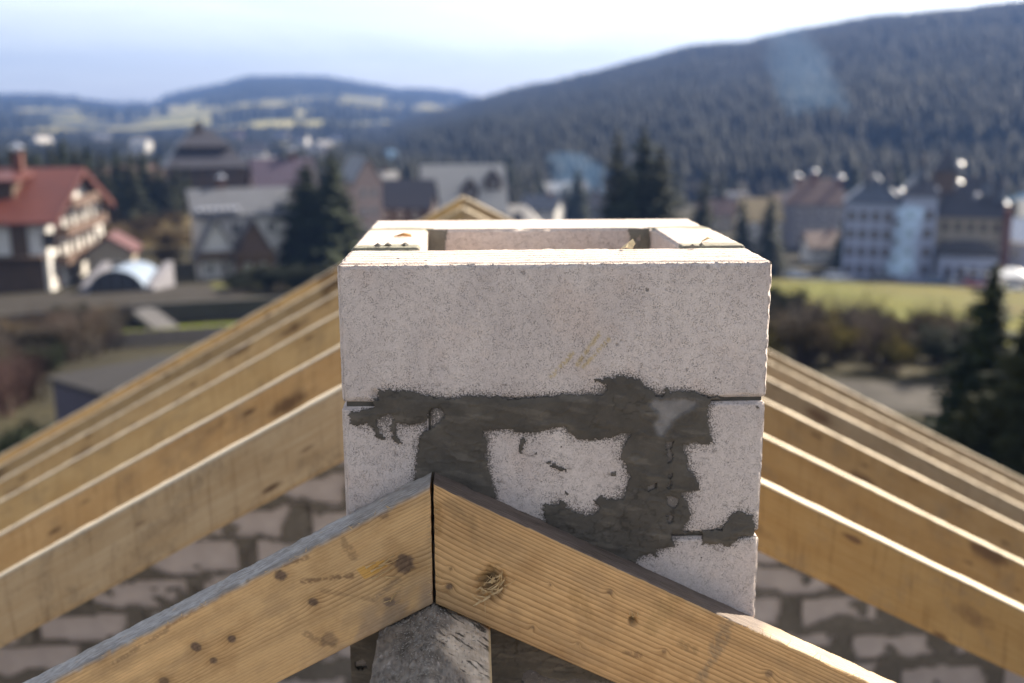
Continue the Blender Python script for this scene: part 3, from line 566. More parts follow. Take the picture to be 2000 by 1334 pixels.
# ridge beam under the rafters, seen end on below the front pair
def ridge_beam(y0, y1, detailed, label):
    hw = 0.079; zt = RZ-PL-0.006; sl = 0.5
    prof = [(-hw, -0.20), (-hw, -sl*hw+0.004), (-hw*0.55, -sl*hw*0.52), (0, 0), (hw*0.5, -sl*hw*0.5), (hw, -sl*hw), (hw, -0.20)]
    ny = 300 if detailed else 12; A = []
    for i in range(len(prof)):
        a, b = np.array(prof[i]), np.array(prof[(i+1) % len(prof)]); n = max(1, int(np.hypot(*(b-a))/(0.002 if detailed else 0.05)))
        A += [a+(b-a)*k/n for k in range(n)]
    A = np.array(A); Y = y0+(y1-y0)*(np.linspace(0, 1, ny+1)**(1 if not detailed else 1)); n = len(A)
    X = np.repeat(A[None], ny+1, 0); V = np.stack([RX+X[..., 0], np.repeat(Y[:, None], n, 1), zt+X[..., 1]], -1)
    idx = np.arange((ny+1)*n).reshape(ny+1, n); nx = np.roll(idx, -1, 1)
    q = np.stack([idx[:-1], idx[1:], nx[1:], nx[:-1]], -1).reshape(-1, 4)
    V = V.reshape(-1, 3); x, y, z = V.T
    up = (z > zt-0.19)
    rough = fbm(x*60, y*60, z*60, 4, 5)-0.5; V = V+np.stack([0*x, 0*x, up*0.010*rough], -1)
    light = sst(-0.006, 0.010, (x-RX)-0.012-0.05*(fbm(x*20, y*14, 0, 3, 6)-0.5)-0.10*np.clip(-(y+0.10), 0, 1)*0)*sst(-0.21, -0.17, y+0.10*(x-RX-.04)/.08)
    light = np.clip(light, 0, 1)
    crumb = vnoise(x*340, y*340, z*340, 8); crumb2 = fbm(x*90, y*90, z*90, 3, 18)
    darkc = np.array([0.24, 0.205, 0.17])*(0.25+1.3*crumb2)[:, None]+np.array([0.22, 0.20, 0.18])*(sst(0.74, 0.85, crumb)*sst(0.5, 0.7, fbm(x*45, y*45, z*45, 2, 28)))[:, None]
    dark_tone = np.array([0.22, 0.175, 0.14])*(0.7+0.6*fbm(x*200, y*8, 0, 3, 4))[:, None]
    k = sst(-0.005, 0.02, (x-RX)-0.03)[:, None]*sst(-0.12, -0.17, y)[:, None]; darkc = darkc*(1-k)+dark_tone*k
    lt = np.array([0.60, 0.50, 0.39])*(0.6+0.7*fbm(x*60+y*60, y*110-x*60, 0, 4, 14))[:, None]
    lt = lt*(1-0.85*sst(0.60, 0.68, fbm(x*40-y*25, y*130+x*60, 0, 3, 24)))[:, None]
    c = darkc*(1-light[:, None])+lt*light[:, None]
    sd = sst(0.0745, 0.077, (x-RX))[:, None]*0.9; c = c*(1-sd)+np.array([0.50, 0.36, 0.19])*sd
    V[:, 2] += up*0.004*sst(0.6, 0.8, crumb)*(1-light)
    O = np.array([RX, (y0+y1)/2, zt-0.1]); vec = np.stack([y, 0.12+0*x, z], -1)
    ring = np.zeros(len(V)); c = np.concatenate([c, ring[:, None]], 1)
    cap = [np.array([idx[0][::-1]]), np.array([idx[-1]])]
    q = q[:, ::-1]
    o = link('ridge_beam', mesh_np('ridge_beam', V-O, [q, cap[0][:, ::-1], cap[1][:, ::-1]], FWOOD, True, c, vec), None, O)
    if detailed:                                                     # sawdust and crumbs crusted on the old surface
        r_ = np.random.default_rng(4); n = 2600; sx = r_.uniform(-0.078, 0.072, n); sy = r_.uniform(-0.40, -0.03, n); ok = (sx < 0.012+0.02*(r_.random(n)-0.5)) | (r_.random(n) < 0.22); sx, sy = sx[ok], sy[ok]; n = len(sx)
        ang = r_.random(n)*6.283; ln = r_.uniform(0.0006, 0.0034, n)*(1+1.2*(r_.random(n) < 0.06)); wd = r_.uniform(0.0004, 0.0011, n); sz = zt-np.abs(sx)*0.5+0.0022
        ca, sa = np.cos(ang), np.sin(ang); tl = r_.uniform(-0.4, 0.4, n)
        def pt(a, b, h): return np.stack([RX+sx+ca*ln*a-sa*wd*b, sy+sa*ln*a+ca*wd*b, sz-np.sign(sx)*0.5*(ca*ln*a-sa*wd*b)+h+tl*ln*a], -1)
        VV = np.stack([pt(-1, 0, 0), pt(0, 1, 0), pt(1, 0, 0), pt(0, -1, 0), pt(0, 0, 0.0010)], 1).reshape(-1, 3); bb = (np.arange(n)*5)[:, None, None]
        FF = (bb+np.array([[0, 1, 4], [1, 2, 4], [2, 3, 4], [3, 0, 4], [3, 2, 1], [3, 1, 0]])[None]).reshape(-1, 3)[:, ::-1]
        s_ = link('sawdust', mesh_np('sawdust', VV-O, FF, plain('sawdust', (0.34, 0.30, 0.25), 0.85, 0.75, 400)), o); s_['kind'] = 'stuff'
    return tag(o, label, 'beam', 'ridge beams')
ridge_beam(-0.62, -0.004, True, 'rough ridge beam with dark crusted top, under the front rafters')
ridge_beam(0.585, 4.94, False, 'ridge beam running behind the chimney under the far rafters')
# ------------------------------------------------------------------ the far gable wall and the house under the roof
def gable_wall():
    Y0, Y1 = 3.86, 4.06; ZB = -3.05; hl, hr = 4.0, 4.0
    base = np.array([RX, Y0, ZB])
    w = empty('gable_wall', base, 'aerated concrete gable wall with untidy dark mortar joints under the far rafters', 'wall')
    ztop = lambda x: RZ-PL-0.02-(0.547 if x < RX else 0.513)*abs(x-RX)
    shared = {}
    r = random.Random(3); k = 0; z = ZB
    jz, jx = [], []
    def clip(poly, f):                                              # keep the part where f(p) >= 0
        out = []
        for i in range(len(poly)):
            a, b = poly[i], poly[(i+1) % len(poly)]; fa, fb = f(a), f(b)
            if fa >= 0: out.append(a)
            if fa*fb < 0: t = fa/(fa-fb); out.append((a[0]+(b[0]-a[0])*t, a[1]+(b[1]-a[1])*t))
        return out
    while z < -0.62:
        jz.append(z+0.2); x = -hl-0.6*((k*0.5+0.15) % 1)
        while x < hr+RX:
            jx.append((x+0.6, z, z+0.2))
            x0, x1, z0, z1 = x+0.005, x+0.595, z+0.005, z+0.195
            poly = [(x0, z0), (x1, z0), (x1, z1), (x0, z1)]
            full = all(p[1] < ztop(p[0]) for p in poly)
            for f in ((lambda p: RZ-PL-0.02-0.547*(RX-p[0])-p[1]), (lambda p: RZ-PL-0.02-0.513*(p[0]-RX)-p[1]), (lambda p: p[0]+hl), (lambda p: hr+RX-p[0])): poly = clip(poly, f) if len(poly) > 2 else poly
            if len(poly) > 2:
                dy = r.uniform(-0.004, 0.004)
                if full and 'b' in shared: link('block', shared['b'], w, (x0-base[0], dy, z0-base[2]))
                else:
                    me = MB(); q = [(p[0]-x0, p[1]-z0) for p in poly]; me.prism(q, 'y', 0, Y1-Y0)
                    mm = me.mesh('block', GAAC)
                    if full: shared['b'] = mm
                    link('block', mm, w, (x0-base[0], dy, z0-base[2]))
            x += 0.6
        z += 0.2; k += 1
    # mortar: bed and head joints squeezed out and smeared
    c = 0.016; X, Z = np.meshgrid(np.arange(-4, 4.1, c), np.arange(ZB, -0.5, c), indexing='ij')
    wx = X+0.05*(fbm(X*7, Z*7, 0, 3, 4)-0.5); wz = Z+0.10*(fbm(X*5, Z*5, 0, 3, 14)-0.5)
    dz = np.min([np.abs(wz-q) for q in jz], 0)
    dx = np.full(X.shape, 9.0)
    for q, a, b in jx: dx = np.where((Z >= a) & (Z < b), np.minimum(dx, np.abs(wx-q)), dx)
    th = 0.012+0.045*sst(0.35, 0.75, fbm(X*3, Z*5, 0, 3, 24)); th2 = 0.02+0.085*sst(0.35, 0.7, fbm(X*2.3+4, Z*3, 0, 3, 34))
    M = ((dz < th) | (dx < th2) | (fbm(X*6, Z*9, 0, 4, 44) > 0.74)) & (Z < RZ-PL-0.03-np.where(X < RX, 0.547, 0.513)*np.abs(X-RX))
    H = 0.006+0.022*fbm(X*9, Z*9, 0, 3, 54); idx = np.arange(X.size).reshape(X.shape)
    q = np.stack([idx[:-1, :-1], idx[1:, :-1], idx[1:, 1:], idx[:-1, 1:]], -1)[M[:-1, :-1]]
    V = np.stack([X, Y0-H, Z], -1).reshape(-1, 3); u, inv = np.unique(q, return_inverse=True)
    tone = (0.75+0.5*fbm(X*4, Z*4, 0, 3, 64)).reshape(-1, 1)*np.array([0.125, 0.112, 0.095])
    link('mortar', mesh_np('mortar', V[u]-base, inv.reshape(q.shape), MORTAR, True, tone[u]), w)
    core = MB(); core.prism([(-hl-base[0]+0.02, 0), (hr+RX-base[0]-0.02, 0), (hr+RX-base[0]-0.02, ztop(hr+RX)-ZB-0.03), (0, RZ-PL-0.06-ZB), (-hl-base[0]+0.02, ztop(-hl)-ZB-0.03)], 'y', 0.008, Y1-Y0-0.008)
    o = core.build('joint_mortar', JOINT, w)
GAAC = plain('wall_block', (0.38, 0.335, 0.31), 0.92, 0.18, 7, bump=0.3)
JOINT = plain('joint', (0.12, 0.105, 0.09), 0.9, 0.2, 9)
gable_wall()
CONC = plain('concrete', (0.30, 0.29, 0.275), 0.9, 0.15, 1.5, bump=0.2)
def house_shell():
    h = empty('house_shell', (RX, -1.5, -12.4), 'lower storeys of the unfinished house below the open roof frame', 'house')
    mb = MB(); mb.box(-4.2, 4.2, -6.0, 5.6, 9.15, 9.345); mb.build('attic_floor', CONC, h)
    mb = MB()
    for a in ((-4.2, -3.9, -6, 5.6), (3.9, 4.2, -6, 5.6), (-3.9, 3.9, 5.3, 5.6), (-3.9, 3.9, -6, -5.7)): mb.box(*a, 0.0, 9.147)
    mb.build('wall', GAAC, h)
    for sx in (-1, 1):
        mb = MB(); xx = sx*3.98; zt = -PL-0.3-0.53*3.98-0.10+12.4-0.02
        mb.box(xx-0.08, xx+0.08, -5.9, 5.55, zt-0.16, zt); mb.box(xx-0.1, xx+0.1, -6, 5.6, 9.349, zt-0.163)
        mb.build('wall_plate', SPLINT, h)
house_shell()

# ------------------------------------------------------------------ ground and hills, heights in metres from the chimney top
def polar(x, y): return np.hypot(x-CAM[0], y-CAM[1]), np.degrees(np.arctan2(x-CAM[0], y-CAM[1]))
def gz(x, y):
    r, az = polar(np.asarray(x, float), np.asarray(y, float)); w = sst(-10, 7, az)*sst(150, 110, az)
    zr = -12.4-0.12*np.clip(r-53, 0, 137); zl = np.interp(r, [0, 40, 78, 97.6, 98.4, 104, 125, 200, 260, 400], [-12.4, -12.4, -16.4, -18.85, -16.95, -16.95, -19.1, -19.5, -20.2, -25])
    z = zl*(1-w)+zr*w
    far = sst(400, 900, r); z = z*(1-far)-28*far
    return z + 0.5*(fbm(np.asarray(x)/23, np.asarray(y)/23, 0, 3, 6)-0.5)*sst(110, 180, r)
def gp(az, r):                                                      # a spot on the ground by bearing (degrees) and distance from the camera
    x = CAM[0]+math.sin(R(az))*r; y = CAM[1]+math.cos(R(az))*r; return x, y, float(gz(x, y))

def ground_mat():
    b = NB('ground'); p = b.pos(); a = b.noise(p, 0.05, 6, 0.6); f = b.noise(p, 0.9, 5, 0.65)
    k = b.mix(b.rng(a, 0.4, 0.6), (0.024, 0.021, 0.012), (0.048, 0.041, 0.019)); k = b.mix(b.rng(f, 0.35, 0.7, 0, 0.7), k, (0.018, 0.016, 0.011)); b.bump(f, 0.5, 0.2)
    return b.fin(k, 0.95, 0, 0.15)
def polar_patch(name, az0, az1, rs, naz, zf, mat, kind='structure'):
    A, Q = np.meshgrid(np.linspace(az0, az1, naz+1), rs, indexing='ij')
    X = CAM[0]+np.sin(np.radians(A))*Q; Y = CAM[1]+np.cos(np.radians(A))*Q; Z = zf(X, Y, A, Q)
    idx = np.arange(A.size).reshape(A.shape); q = np.stack([idx[:-1, :-1], idx[:-1, 1:], idx[1:, 1:], idx[1:, :-1]], -1).reshape(-1, 4)[:, ::-1]
    o = link(name, mesh_np(name, np.stack([X, Y, Z], -1).reshape(-1, 3), q, mat, True)); o['kind'] = kind; return o
rs = np.concatenate([[0.01, 8, 16, 24], np.arange(30, 64, 3), np.arange(64, 97, 3), [97, 97.5, 98.5, 99, 101], np.arange(104, 200, 5), np.arange(200, 520, 16), np.geomspace(520, 5000, 26)])
polar_patch('ground', -180, 180, rs, 360, lambda X, Y, A, Q: gz(X, Y), ground_mat())

def bearing(px, py):                                                # bearing and angle below the horizon, in degrees, of a direction seen in the photograph
    d = fwd+r2*((px-1000)/FPX)-u2*((py-667)/FPX); return math.degrees(math.atan2(d.x, d.y)), math.degrees(math.atan2(-d.z, math.hypot(d.x, d.y)))
px2el = lambda px, py: bearing(px, py)[1]
px2az = lambda px, py=450: bearing(px, py)[0]
def crest(pts, az): return np.interp(az, [p[0] for p in pts], [p[1] for p in pts])
MT = [(-13, -1.75), (-9.5, -1.70), (-5, -1.35), (-2, -0.60), (1.0, 0.25), (3.5, 0.85), (6.2, 1.50), (8.9, 2.15), (11.5, 2.75), (14.3, 2.98), (15.5, 3.22), (18, 3.65), (20.5, 3.98), (23.5, 4.28), (27.4, 4.5), (36, 5.2), (50, 5.6), (64, 4.0), (80, 0.4), (90, -1.5)]
RC = 1250.0
def mtz(X, Y, A, Q):
    zc = CAM[2]+RC*np.tan(np.radians(crest(MT, A))); t = np.clip((Q-330)/(RC-330), 0, 1.6)
    up = -30+(zc+30)*np.where(t < 1, t*t*(3-2*t)*0.45+t*0.55, 1-0.8*(t-1))
    return up+sst(0.02, 0.3, t)*(16*(fbm(X/170, Y/170, 0, 4, 31)-0.5)*np.clip((zc+40)/100, 0.1, 1)*sst(1.0, 0.75, t)+5*(fbm(X/60, Y/60, 0, 2, 37)-0.5))
FH = [(-60, 0.5), (-40, 0.9), (-23.6, 0.55), (-21.8, 0.56), (-20.2, 0.50), (-19.0, 0.20), (-17.3, 0.25), (-15.5, 0.65), (-13.2, 1.10), (-11.9, 1.48), (-9.9, 1.52), (-7.7, 1.50), (-5.8, 1.15), (-4.1, 0.88), (-2.1, 0.82), (0.9, 0.50), (6, 0.5), (12, 0.3)]
RF = 3000.0
def fhz(X, Y, A, Q):
    zc = CAM[2]+RF*np.tan(np.radians(crest(FH, A))); t = np.clip((Q-880)/(RF-880), 0, 1.4)
    return -29+(zc+29)*np.where(t < 1, t**1.35, 1-0.8*(t-1))+sst(0.05, 0.5, t)*26*(fbm(X/420, Y/420, 0, 4, 41)-0.5)*sst(1.0, 0.7, t)
def hill_mat(name, far):
    b = NB(name); p = b.pos(); a = b.noise(b.map(p, (1, 1, 0)), 0.012 if not far else 0.0060, 6, 0.62)
    forest = b.mix(b.rng(b.noise(p, 0.02, 4, 0.6), 0.35, 0.65), (0.004, 0.006, 0.005), (0.010, 0.012, 0.009))
    if far:
        z = b.sep(p)[2]; low = b.rng(z, 48.0, 22.0)
        md = b.math('MULTIPLY', b.rng(a, 0.485, 0.515), low, True)
        k = b.mix(md, forest, b.mix(b.rng(b.noise(p, 0.008, 3, 0.6), 0.4, 0.6), (0.30, 0.26, 0.12), (0.20, 0.19, 0.08)))
    else:
        k = b.mix(b.rng(a, 0.66, 0.70, 0, 0.4), b.mix(0.6, forest, (0.003, 0.005, 0.004)), (0.024, 0.021, 0.015))
    return b.fin(k, 0.95, 0, 0.1)
polar_patch('forested_mountain', -13, 88, np.linspace(325, RC*1.35, 60), 200, mtz, hill_mat('mountain_floor', False))
polar_patch('distant_hills', -60, 14, np.concatenate([np.linspace(870, RF, 70), [RF*1.1, RF*1.25]]), 160, fhz, hill_mat('hill_floor', True))

def foliage_mat(name, a, bcol, scale=0.6, rough=0.85):
    b = NB(name); p = b.pos(); n = b.noise(p, scale, 4, 0.65)
    return b.fin(b.mix(b.rng(n, 0.35, 0.65), a, bcol), rough, 0, 0.2)
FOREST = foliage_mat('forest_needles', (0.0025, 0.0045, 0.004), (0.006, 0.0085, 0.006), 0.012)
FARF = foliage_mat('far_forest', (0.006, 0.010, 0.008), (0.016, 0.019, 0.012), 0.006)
def cone_forest(name, x, y, z, h, rad, mat, label, seed):
    """conifers of a wood that reads as one mass: three ragged tiers each"""
    rg = np.random.default_rng(seed); n = len(x); K = 5; tiers = [(0.08, 0.62, 1.0), (0.38, 0.84, 0.72), (0.64, 1.0, 0.42)]
    V = np.zeros((n, 3, K+1, 3), np.float32); a0 = rg.random((n, 3, 1))*6.28
    ang = a0+np.arange(K)*2*np.pi/K
    for t, (lo, hi, rr) in enumerate(tiers):
        rj = rad[:, None]*rr*(0.7+0.6*rg.random((n, K)))
        V[:, t, :K, 0] = x[:, None]+np.cos(ang[:, t])*rj; V[:, t, :K, 1] = y[:, None]+np.sin(ang[:, t])*rj
        V[:, t, :K, 2] = (z+h*lo)[:, None]-h[:, None]*0.05*rg.random((n, K))
        V[:, t, K, 0] = x+rad*0.1*(rg.random(n)-0.5); V[:, t, K, 1] = y; V[:, t, K, 2] = z+h*hi
    b = (np.arange(n*3)*(K+1))[:, None, None]; tri = np.array([[k, (k+1) % K, K] for k in range(K)])[None]
    o = link(name, mesh_np(name, V.reshape(-1, 3), (b+tri).reshape(-1, 3), mat)); return tag(o, label, 'forest', None, 'stuff')
rg = np.random.default_rng(5)
n = 62000;  A = rg.uniform(-12, 40, n); Q = np.sqrt(rg.uniform(335**2, (RC*1.06)**2, n))
near = Q < 460; X = CAM[0]+np.sin(np.radians(A))*Q; Y = CAM[1]+np.cos(np.radians(A))*Q; Z = mtz(X, Y, A, Q)
keep = (Z > gz(X, Y)+0.5) & (fbm(X/80, Y/80, 0, 3, 77) < 0.64+0.16*(Q > 600)); X, Y, Z = X[keep], Y[keep], Z[keep]; n = len(X)
hh = rg.uniform(7, 14, n)*(0.8+0.5*fbm(X/60, Y/60, 0, 2, 3))
cone_forest('mountain_forest', X, Y, Z-0.3, hh, hh*rg.uniform(0.20, 0.30, n), FOREST, 'dense conifer forest covering the mountain on the right', 2)
n = 5200; A = rg.uniform(-6, 38, n); Q = rg.uniform(300, 760, n); X = CAM[0]+np.sin(np.radians(A))*Q; Y = CAM[1]+np.cos(np.radians(A))*Q; Z = np.maximum(mtz(X, Y, A, Q), gz(X, Y)); keep = fbm(X/70+9, Y/70, 0, 3, 78) > 0.56; X, Y, Z = X[keep], Y[keep], Z[keep]; n = len(X); hh = rg.uniform(5, 9, n)
cone_forest('leafless_woods', X, Y, Z-hh*0.15, hh, hh*rg.uniform(0.35, 0.5, n), foliage_mat('leafless_crowns', (0.007, 0.0065, 0.0055), (0.014, 0.012, 0.0095), 0.03), 'brownish leafless woods low on the mountain slope', 6)
n = 20000; A = rg.uniform(-30, 6, n); Q = np.where(rg.random(n) < 0.35, rg.uniform(RF*0.95, RF*1.02, n), rg.uniform(1000, RF, n)); X = CAM[0]+np.sin(np.radians(A))*Q; Y = CAM[1]+np.cos(np.radians(A))*Q; Z = fhz(X, Y, A, Q)
keep = (Z > 34) | (fbm(X/150, Y/150, 0, 3, 8) > 0.60); X, Y, Z = X[keep], Y[keep], Z[keep]; n = len(X); hh = rg.uniform(12, 24, n)
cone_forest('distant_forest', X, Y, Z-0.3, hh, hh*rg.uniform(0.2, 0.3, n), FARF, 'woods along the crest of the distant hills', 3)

# ------------------------------------------------------------------ haze over the valley
def volume_mat(name, col, dens, aniso):
    b = NB(name); b.t.nodes.remove(b.b); v = b.n('ShaderNodeVolumePrincipled'); v.inputs['Color'].default_value = col+(1,); v.inputs['Density'].default_value = dens; v.inputs['Anisotropy'].default_value = aniso
    b.t.links.new(v.outputs[0], b.out.inputs['Volume']); return b.m
hz = MB(); hz.box(-5100, 5100, -5100, 5100, -34, 260); o = hz.build('haze', volume_mat('haze', (0.15, 0.27, 0.60), 2.6e-4, 0.2)); o['kind'] = 'stuff'
# ------------------------------------------------------------------ materials of the village
WHITE = plain('white_plaster', (0.56, 0.54, 0.51), 0.85, 0.10, 0.7); CREAM = plain('cream_plaster', (0.30, 0.255, 0.20), 0.85, 0.12, 0.7)
BLUEW = plain('pale_blue_plaster', (0.30, 0.335, 0.45), 0.85, 0.10, 0.6); PINKW = plain('pink_plaster', (0.40, 0.29, 0.25), 0.85, 0.12, 0.6)
TIMB = plain('dark_timber', (0.075, 0.045, 0.028), 0.7, 0.35, 1.5); TIMB2 = plain('brown_boards', (0.10, 0.062, 0.045), 0.7, 0.3, 1.2)
DROOF = plain('dark_roof', (0.035, 0.034, 0.045), 0.5, 0.3, 1.2); SLATE = plain('blue_slate', (0.07, 0.085, 0.12), 0.5, 0.25, 1.0); BROOF = plain('brown_roof', (0.11, 0.065, 0.055), 0.6, 0.25, 1.0)
GROOF = plain('grey_metal_roof', (0.11, 0.115, 0.13), 0.45, 0.15, 0.6, metal=0.2); WROOF = plain('pale_metal_roof', (0.44, 0.41, 0.37), 0.42, 0.12, 0.8, metal=0.2)
GLASS = plain('window_glass', (0.035, 0.042, 0.055), 0.08, 0.2, 0.5, spec=0.8); TIN = plain('bright_tin', (0.62, 0.62, 0.64), 0.22, 0.1, 2.0, metal=0.9); BRICK = plain('brickwork', (0.12, 0.045, 0.032), 0.85, 0.25, 5)
FRAME = plain('window_frame', (0.62, 0.60, 0.57), 0.6, 0.1, 2); DFRAME = plain('brown_window_frame', (0.12, 0.07, 0.045), 0.6, 0.2, 2)
STONE = plain('stone_wall', (0.045, 0.042, 0.040), 0.9, 0.3, 1.5, bump=0.4); PAVE = plain('paving', (0.034, 0.030, 0.026), 0.9, 0.3, 0.5, spec=0.1); GREYW = plain('grey_plaster', (0.17, 0.165, 0.185), 0.85, 0.15, 0.7)
def red_roof_mat():
    b = NB('red_roof_sheet'); p = b.co('Object'); w = b.n('ShaderNodeTexWave', wave_type='BANDS', bands_direction='X'); b.put(w.inputs[0], p); w.inputs['Scale'].default_value = 0.9; w.inputs['Distortion'].default_value = 0.3
    n = b.noise(p, 0.35, 5, 0.6); k = b.mix(b.rng(n, 0.3, 0.7), (0.070, 0.016, 0.011), (0.105, 0.026, 0.017)); k = b.mix(b.rng(w.outputs[1], 0.5, 1, 0, 0.35), k, (0.05, 0.016, 0.012)); b.bump(w.outputs[1], 0.5, 0.05)
    return b.fin(k, 0.5, 0, 0.4)
RROOF = red_roof_mat()

_win = {}
def window(par, x, y, z, w, h, rz=0, fm=None, th=0.09):
    """a framed window on the wall: frame mesh with its pane as sub-part; faces local -y before turning"""
    fm = fm or FRAME; k = (w, h, fm.name)
    if k not in _win:
        t = min(0.12, w*0.14); a = MB(); a.box(-w/2, -w/2+t, -th, 0.05, 0, h); a.box(w/2-t, w/2, -th, 0.05, 0, h); a.box(-w/2+t, w/2-t, -th, 0.05, 0, t); a.box(-w/2+t, w/2-t, -th, 0.05, h-t, h); a.box(-t/3, t/3, -th+0.01, 0.05, t, h-t)
        p = MB(); p.box(-w/2+t*0.9, w/2-t*0.9, -th*0.35, 0.02, t*0.9, h-t*0.9); _win[k] = (a.mesh('window', fm), p.mesh('pane', GLASS))
    f = link('window', _win[k][0], par, (x, y, z), rz); link('pane', _win[k][1], f); return f

def gable_roof(mb, w, d, zw, rise, oh, axis, th=0.25):
    """two roof slabs; ridge along local x or y"""
    if axis == 'x': L, S = w/2+oh, d/2
    else: L, S = d/2+oh, w/2
    k = rise/S; e = S+oh
    for sg in (1, -1):
        pr = [(0, zw+rise), (sg*e, zw-k*oh), (sg*e, zw-k*oh+th), (0, zw+rise+th)]
        if sg < 0: pr = pr[::-1]
        if axis == 'x': mb.prism(pr, 'x', -L, L)
        else: mb.prism(pr[::-1] if False else pr, 'y', -L, L)
def hip_roof(mb, w, d, zw, rise, oh, rid=0.4):
    X, Y = w/2+oh, d/2+oh; rx = max(0.05, X*rid) if w >= d else 0.05; ry = max(0.05, Y*rid) if d > w else 0.05
    V = [(-X,-Y,zw),(X,-Y,zw),(X,Y,zw),(-X,Y,zw),(-rx,-ry,zw+rise),(rx,-ry,zw+rise),(rx,ry,zw+rise),(-rx,ry,zw+rise)]
    mb.add(V, [(3,2,1,0),(4,5,6,7),(0,1,5,4),(1,2,6,5),(2,3,7,6),(3,0,4,7)])
def gable_wall_solid(mb, w, d, z0, zw, rise, axis):
    if axis == 'x': mb.prism([(-d/2, z0), (d/2, z0), (d/2, zw), (0, zw+rise-0.02), (-d/2, zw)], 'x', -w/2, w/2)
    else: mb.prism([(-w/2, z0), (w/2, z0), (w/2, zw), (0, zw+rise-0.02), (-w/2, zw)], 'y', -d/2, d/2)
def rows(par, face, w, d, zs, n, ww, wh, fm=None, margin=0.12):
    """a grid of windows on one face: 'f' front (-y), 'l', 'r' sides"""
    L = w if face == 'f' else d
    for z in zs:
        for i in range(n):
            t = (-0.5+margin+(1-2*margin)*(i+0.5)/n)*L
            if face == 'f': window(par, t, -d/2, z, ww, wh, 0, fm)
            elif face == 'r': window(par, w/2, t, z, ww, wh, R(90), fm)
            else: window(par, -w/2, t, z, ww, wh, R(-90), fm)
def chimney_stack(par, x, y, z0, z1, s=0.7, cap=True, mat=None):
    a = MB(); a.box(x-s/2, x+s/2, y-s/2, y+s/2, z0, z1); a.box(x-s/2-0.08, x+s/2+0.08, y-s/2-0.08, y+s/2+0.08, z1+0.003, z1+0.16); o = a.build('chimney', mat or BRICK, par)
    if cap: b = MB(); b.tube((x, y, z1+0.16), (x, y, z1+0.6), s*0.22, s*0.22, 8); b.tube((x, y, z1+0.603), (x, y, z1+0.603+0.66*s), s*0.95, 0.03, 12); b.build('glint_cowl', TIN, o)  # tin cowl added for sun glints, its cone kept shallow to catch them
def house(name, label, cat, az, r, w, d, zw, rise, rz=0.0, axis='x', roof=DROOF, wall=WHITE, oh=0.6, group=None, front=None, side=None, hip=False, chim=(), fm=None, z=None, deep=3.0):
    x, y, g = gp(az, r); z = g if z is None else z
    h = empty(name, (x, y, z), label, cat, group, R(-az)+rz)
    mb = MB()
    if hip: mb.box(-w/2, w/2, -d/2, d/2, -deep, zw)
    else: gable_wall_solid(mb, w, d, -deep, zw, rise, axis)
    mb.build('wall', wall, h); mb = MB()
    if hip: hip_roof(mb, w, d, zw+0.003, rise, oh)
    else: gable_roof(mb, w, d, zw, rise, oh, axis)
    mb.build('roof', roof, h)
    if front: rows(h, 'f', w, d, front[0], front[1], front[2], front[3], fm)
    if side: rows(h, 'r', w, d, side[0], side[1], side[2], side[3], fm); 
    for c in chim: chimney_stack(h, *c)
    return h

# ------------------------------------------------------------------ ground cover and paved places
def region_mat(name, a, b_, sc, c=None):
    b = NB(name); p = b.pos(); n = b.noise(p, sc, 6, 0.65); k = b.mix(b.rng(n, 0.35, 0.65), a, b_)
    if c: k = b.mix(b.rng(b.noise(p, sc*0.4, 4, 0.6), 0.52, 0.68), k, c)
    b.bump(b.noise(p, sc*12, 3, 0.7), 0.5, 0.1); return b.fin(k, 0.95, 0, 0.15)
def sheet(name, pxa, pxb, ra, rb, mat, lift=0.04, n=40):
    return polar_patch(name, px2az(pxa), px2az(pxb), np.linspace(ra, rb, 24), n, lambda X, Y, A, Q: gz(X, Y)+lift, mat)
sheet('meadow', 1440, 2150, 66, 178, region_mat('meadow_grass', (0.070, 0.076, 0.006), (0.105, 0.096, 0.010), 0.05, (0.070, 0.048, 0.015)))
sheet('lawn', 175, 640, 79, 97.2, region_mat('lawn_grass', (0.085, 0.115, 0.003), (0.11, 0.125, 0.006), 0.2), 0.05)
sheet('lawn', 405, 720, 108, 146, region_mat('rough_grass', (0.072, 0.082, 0.016), (0.11, 0.10, 0.028), 0.12, (0.045, 0.038, 0.02)))
sheet('terrace', -60, 470, 98.6, 118, PAVE)
sheet('field', 120, 395, 160, 262, region_mat('dry_field', (0.075, 0.054, 0.021), (0.11, 0.080, 0.030), 0.05, (0.032, 0.023, 0.014)))
sheet('gravel_bank', 1600, 1890, 45.5, 50.5, plain('gravel', (0.060, 0.055, 0.05), 0.95, 0.6, 0.25, bump=0.6, spec=0.1))
sheet('car_park', 1640, 2300, 179, 187, plain('asphalt', (0.09, 0.09, 0.095), 0.9, 0.2, 0.5), 0.05)
sheet('road', 1440, 1680, 176, 190, plain('road_grit', (0.33, 0.30, 0.27), 0.95, 0.2, 0.4), 0.06)

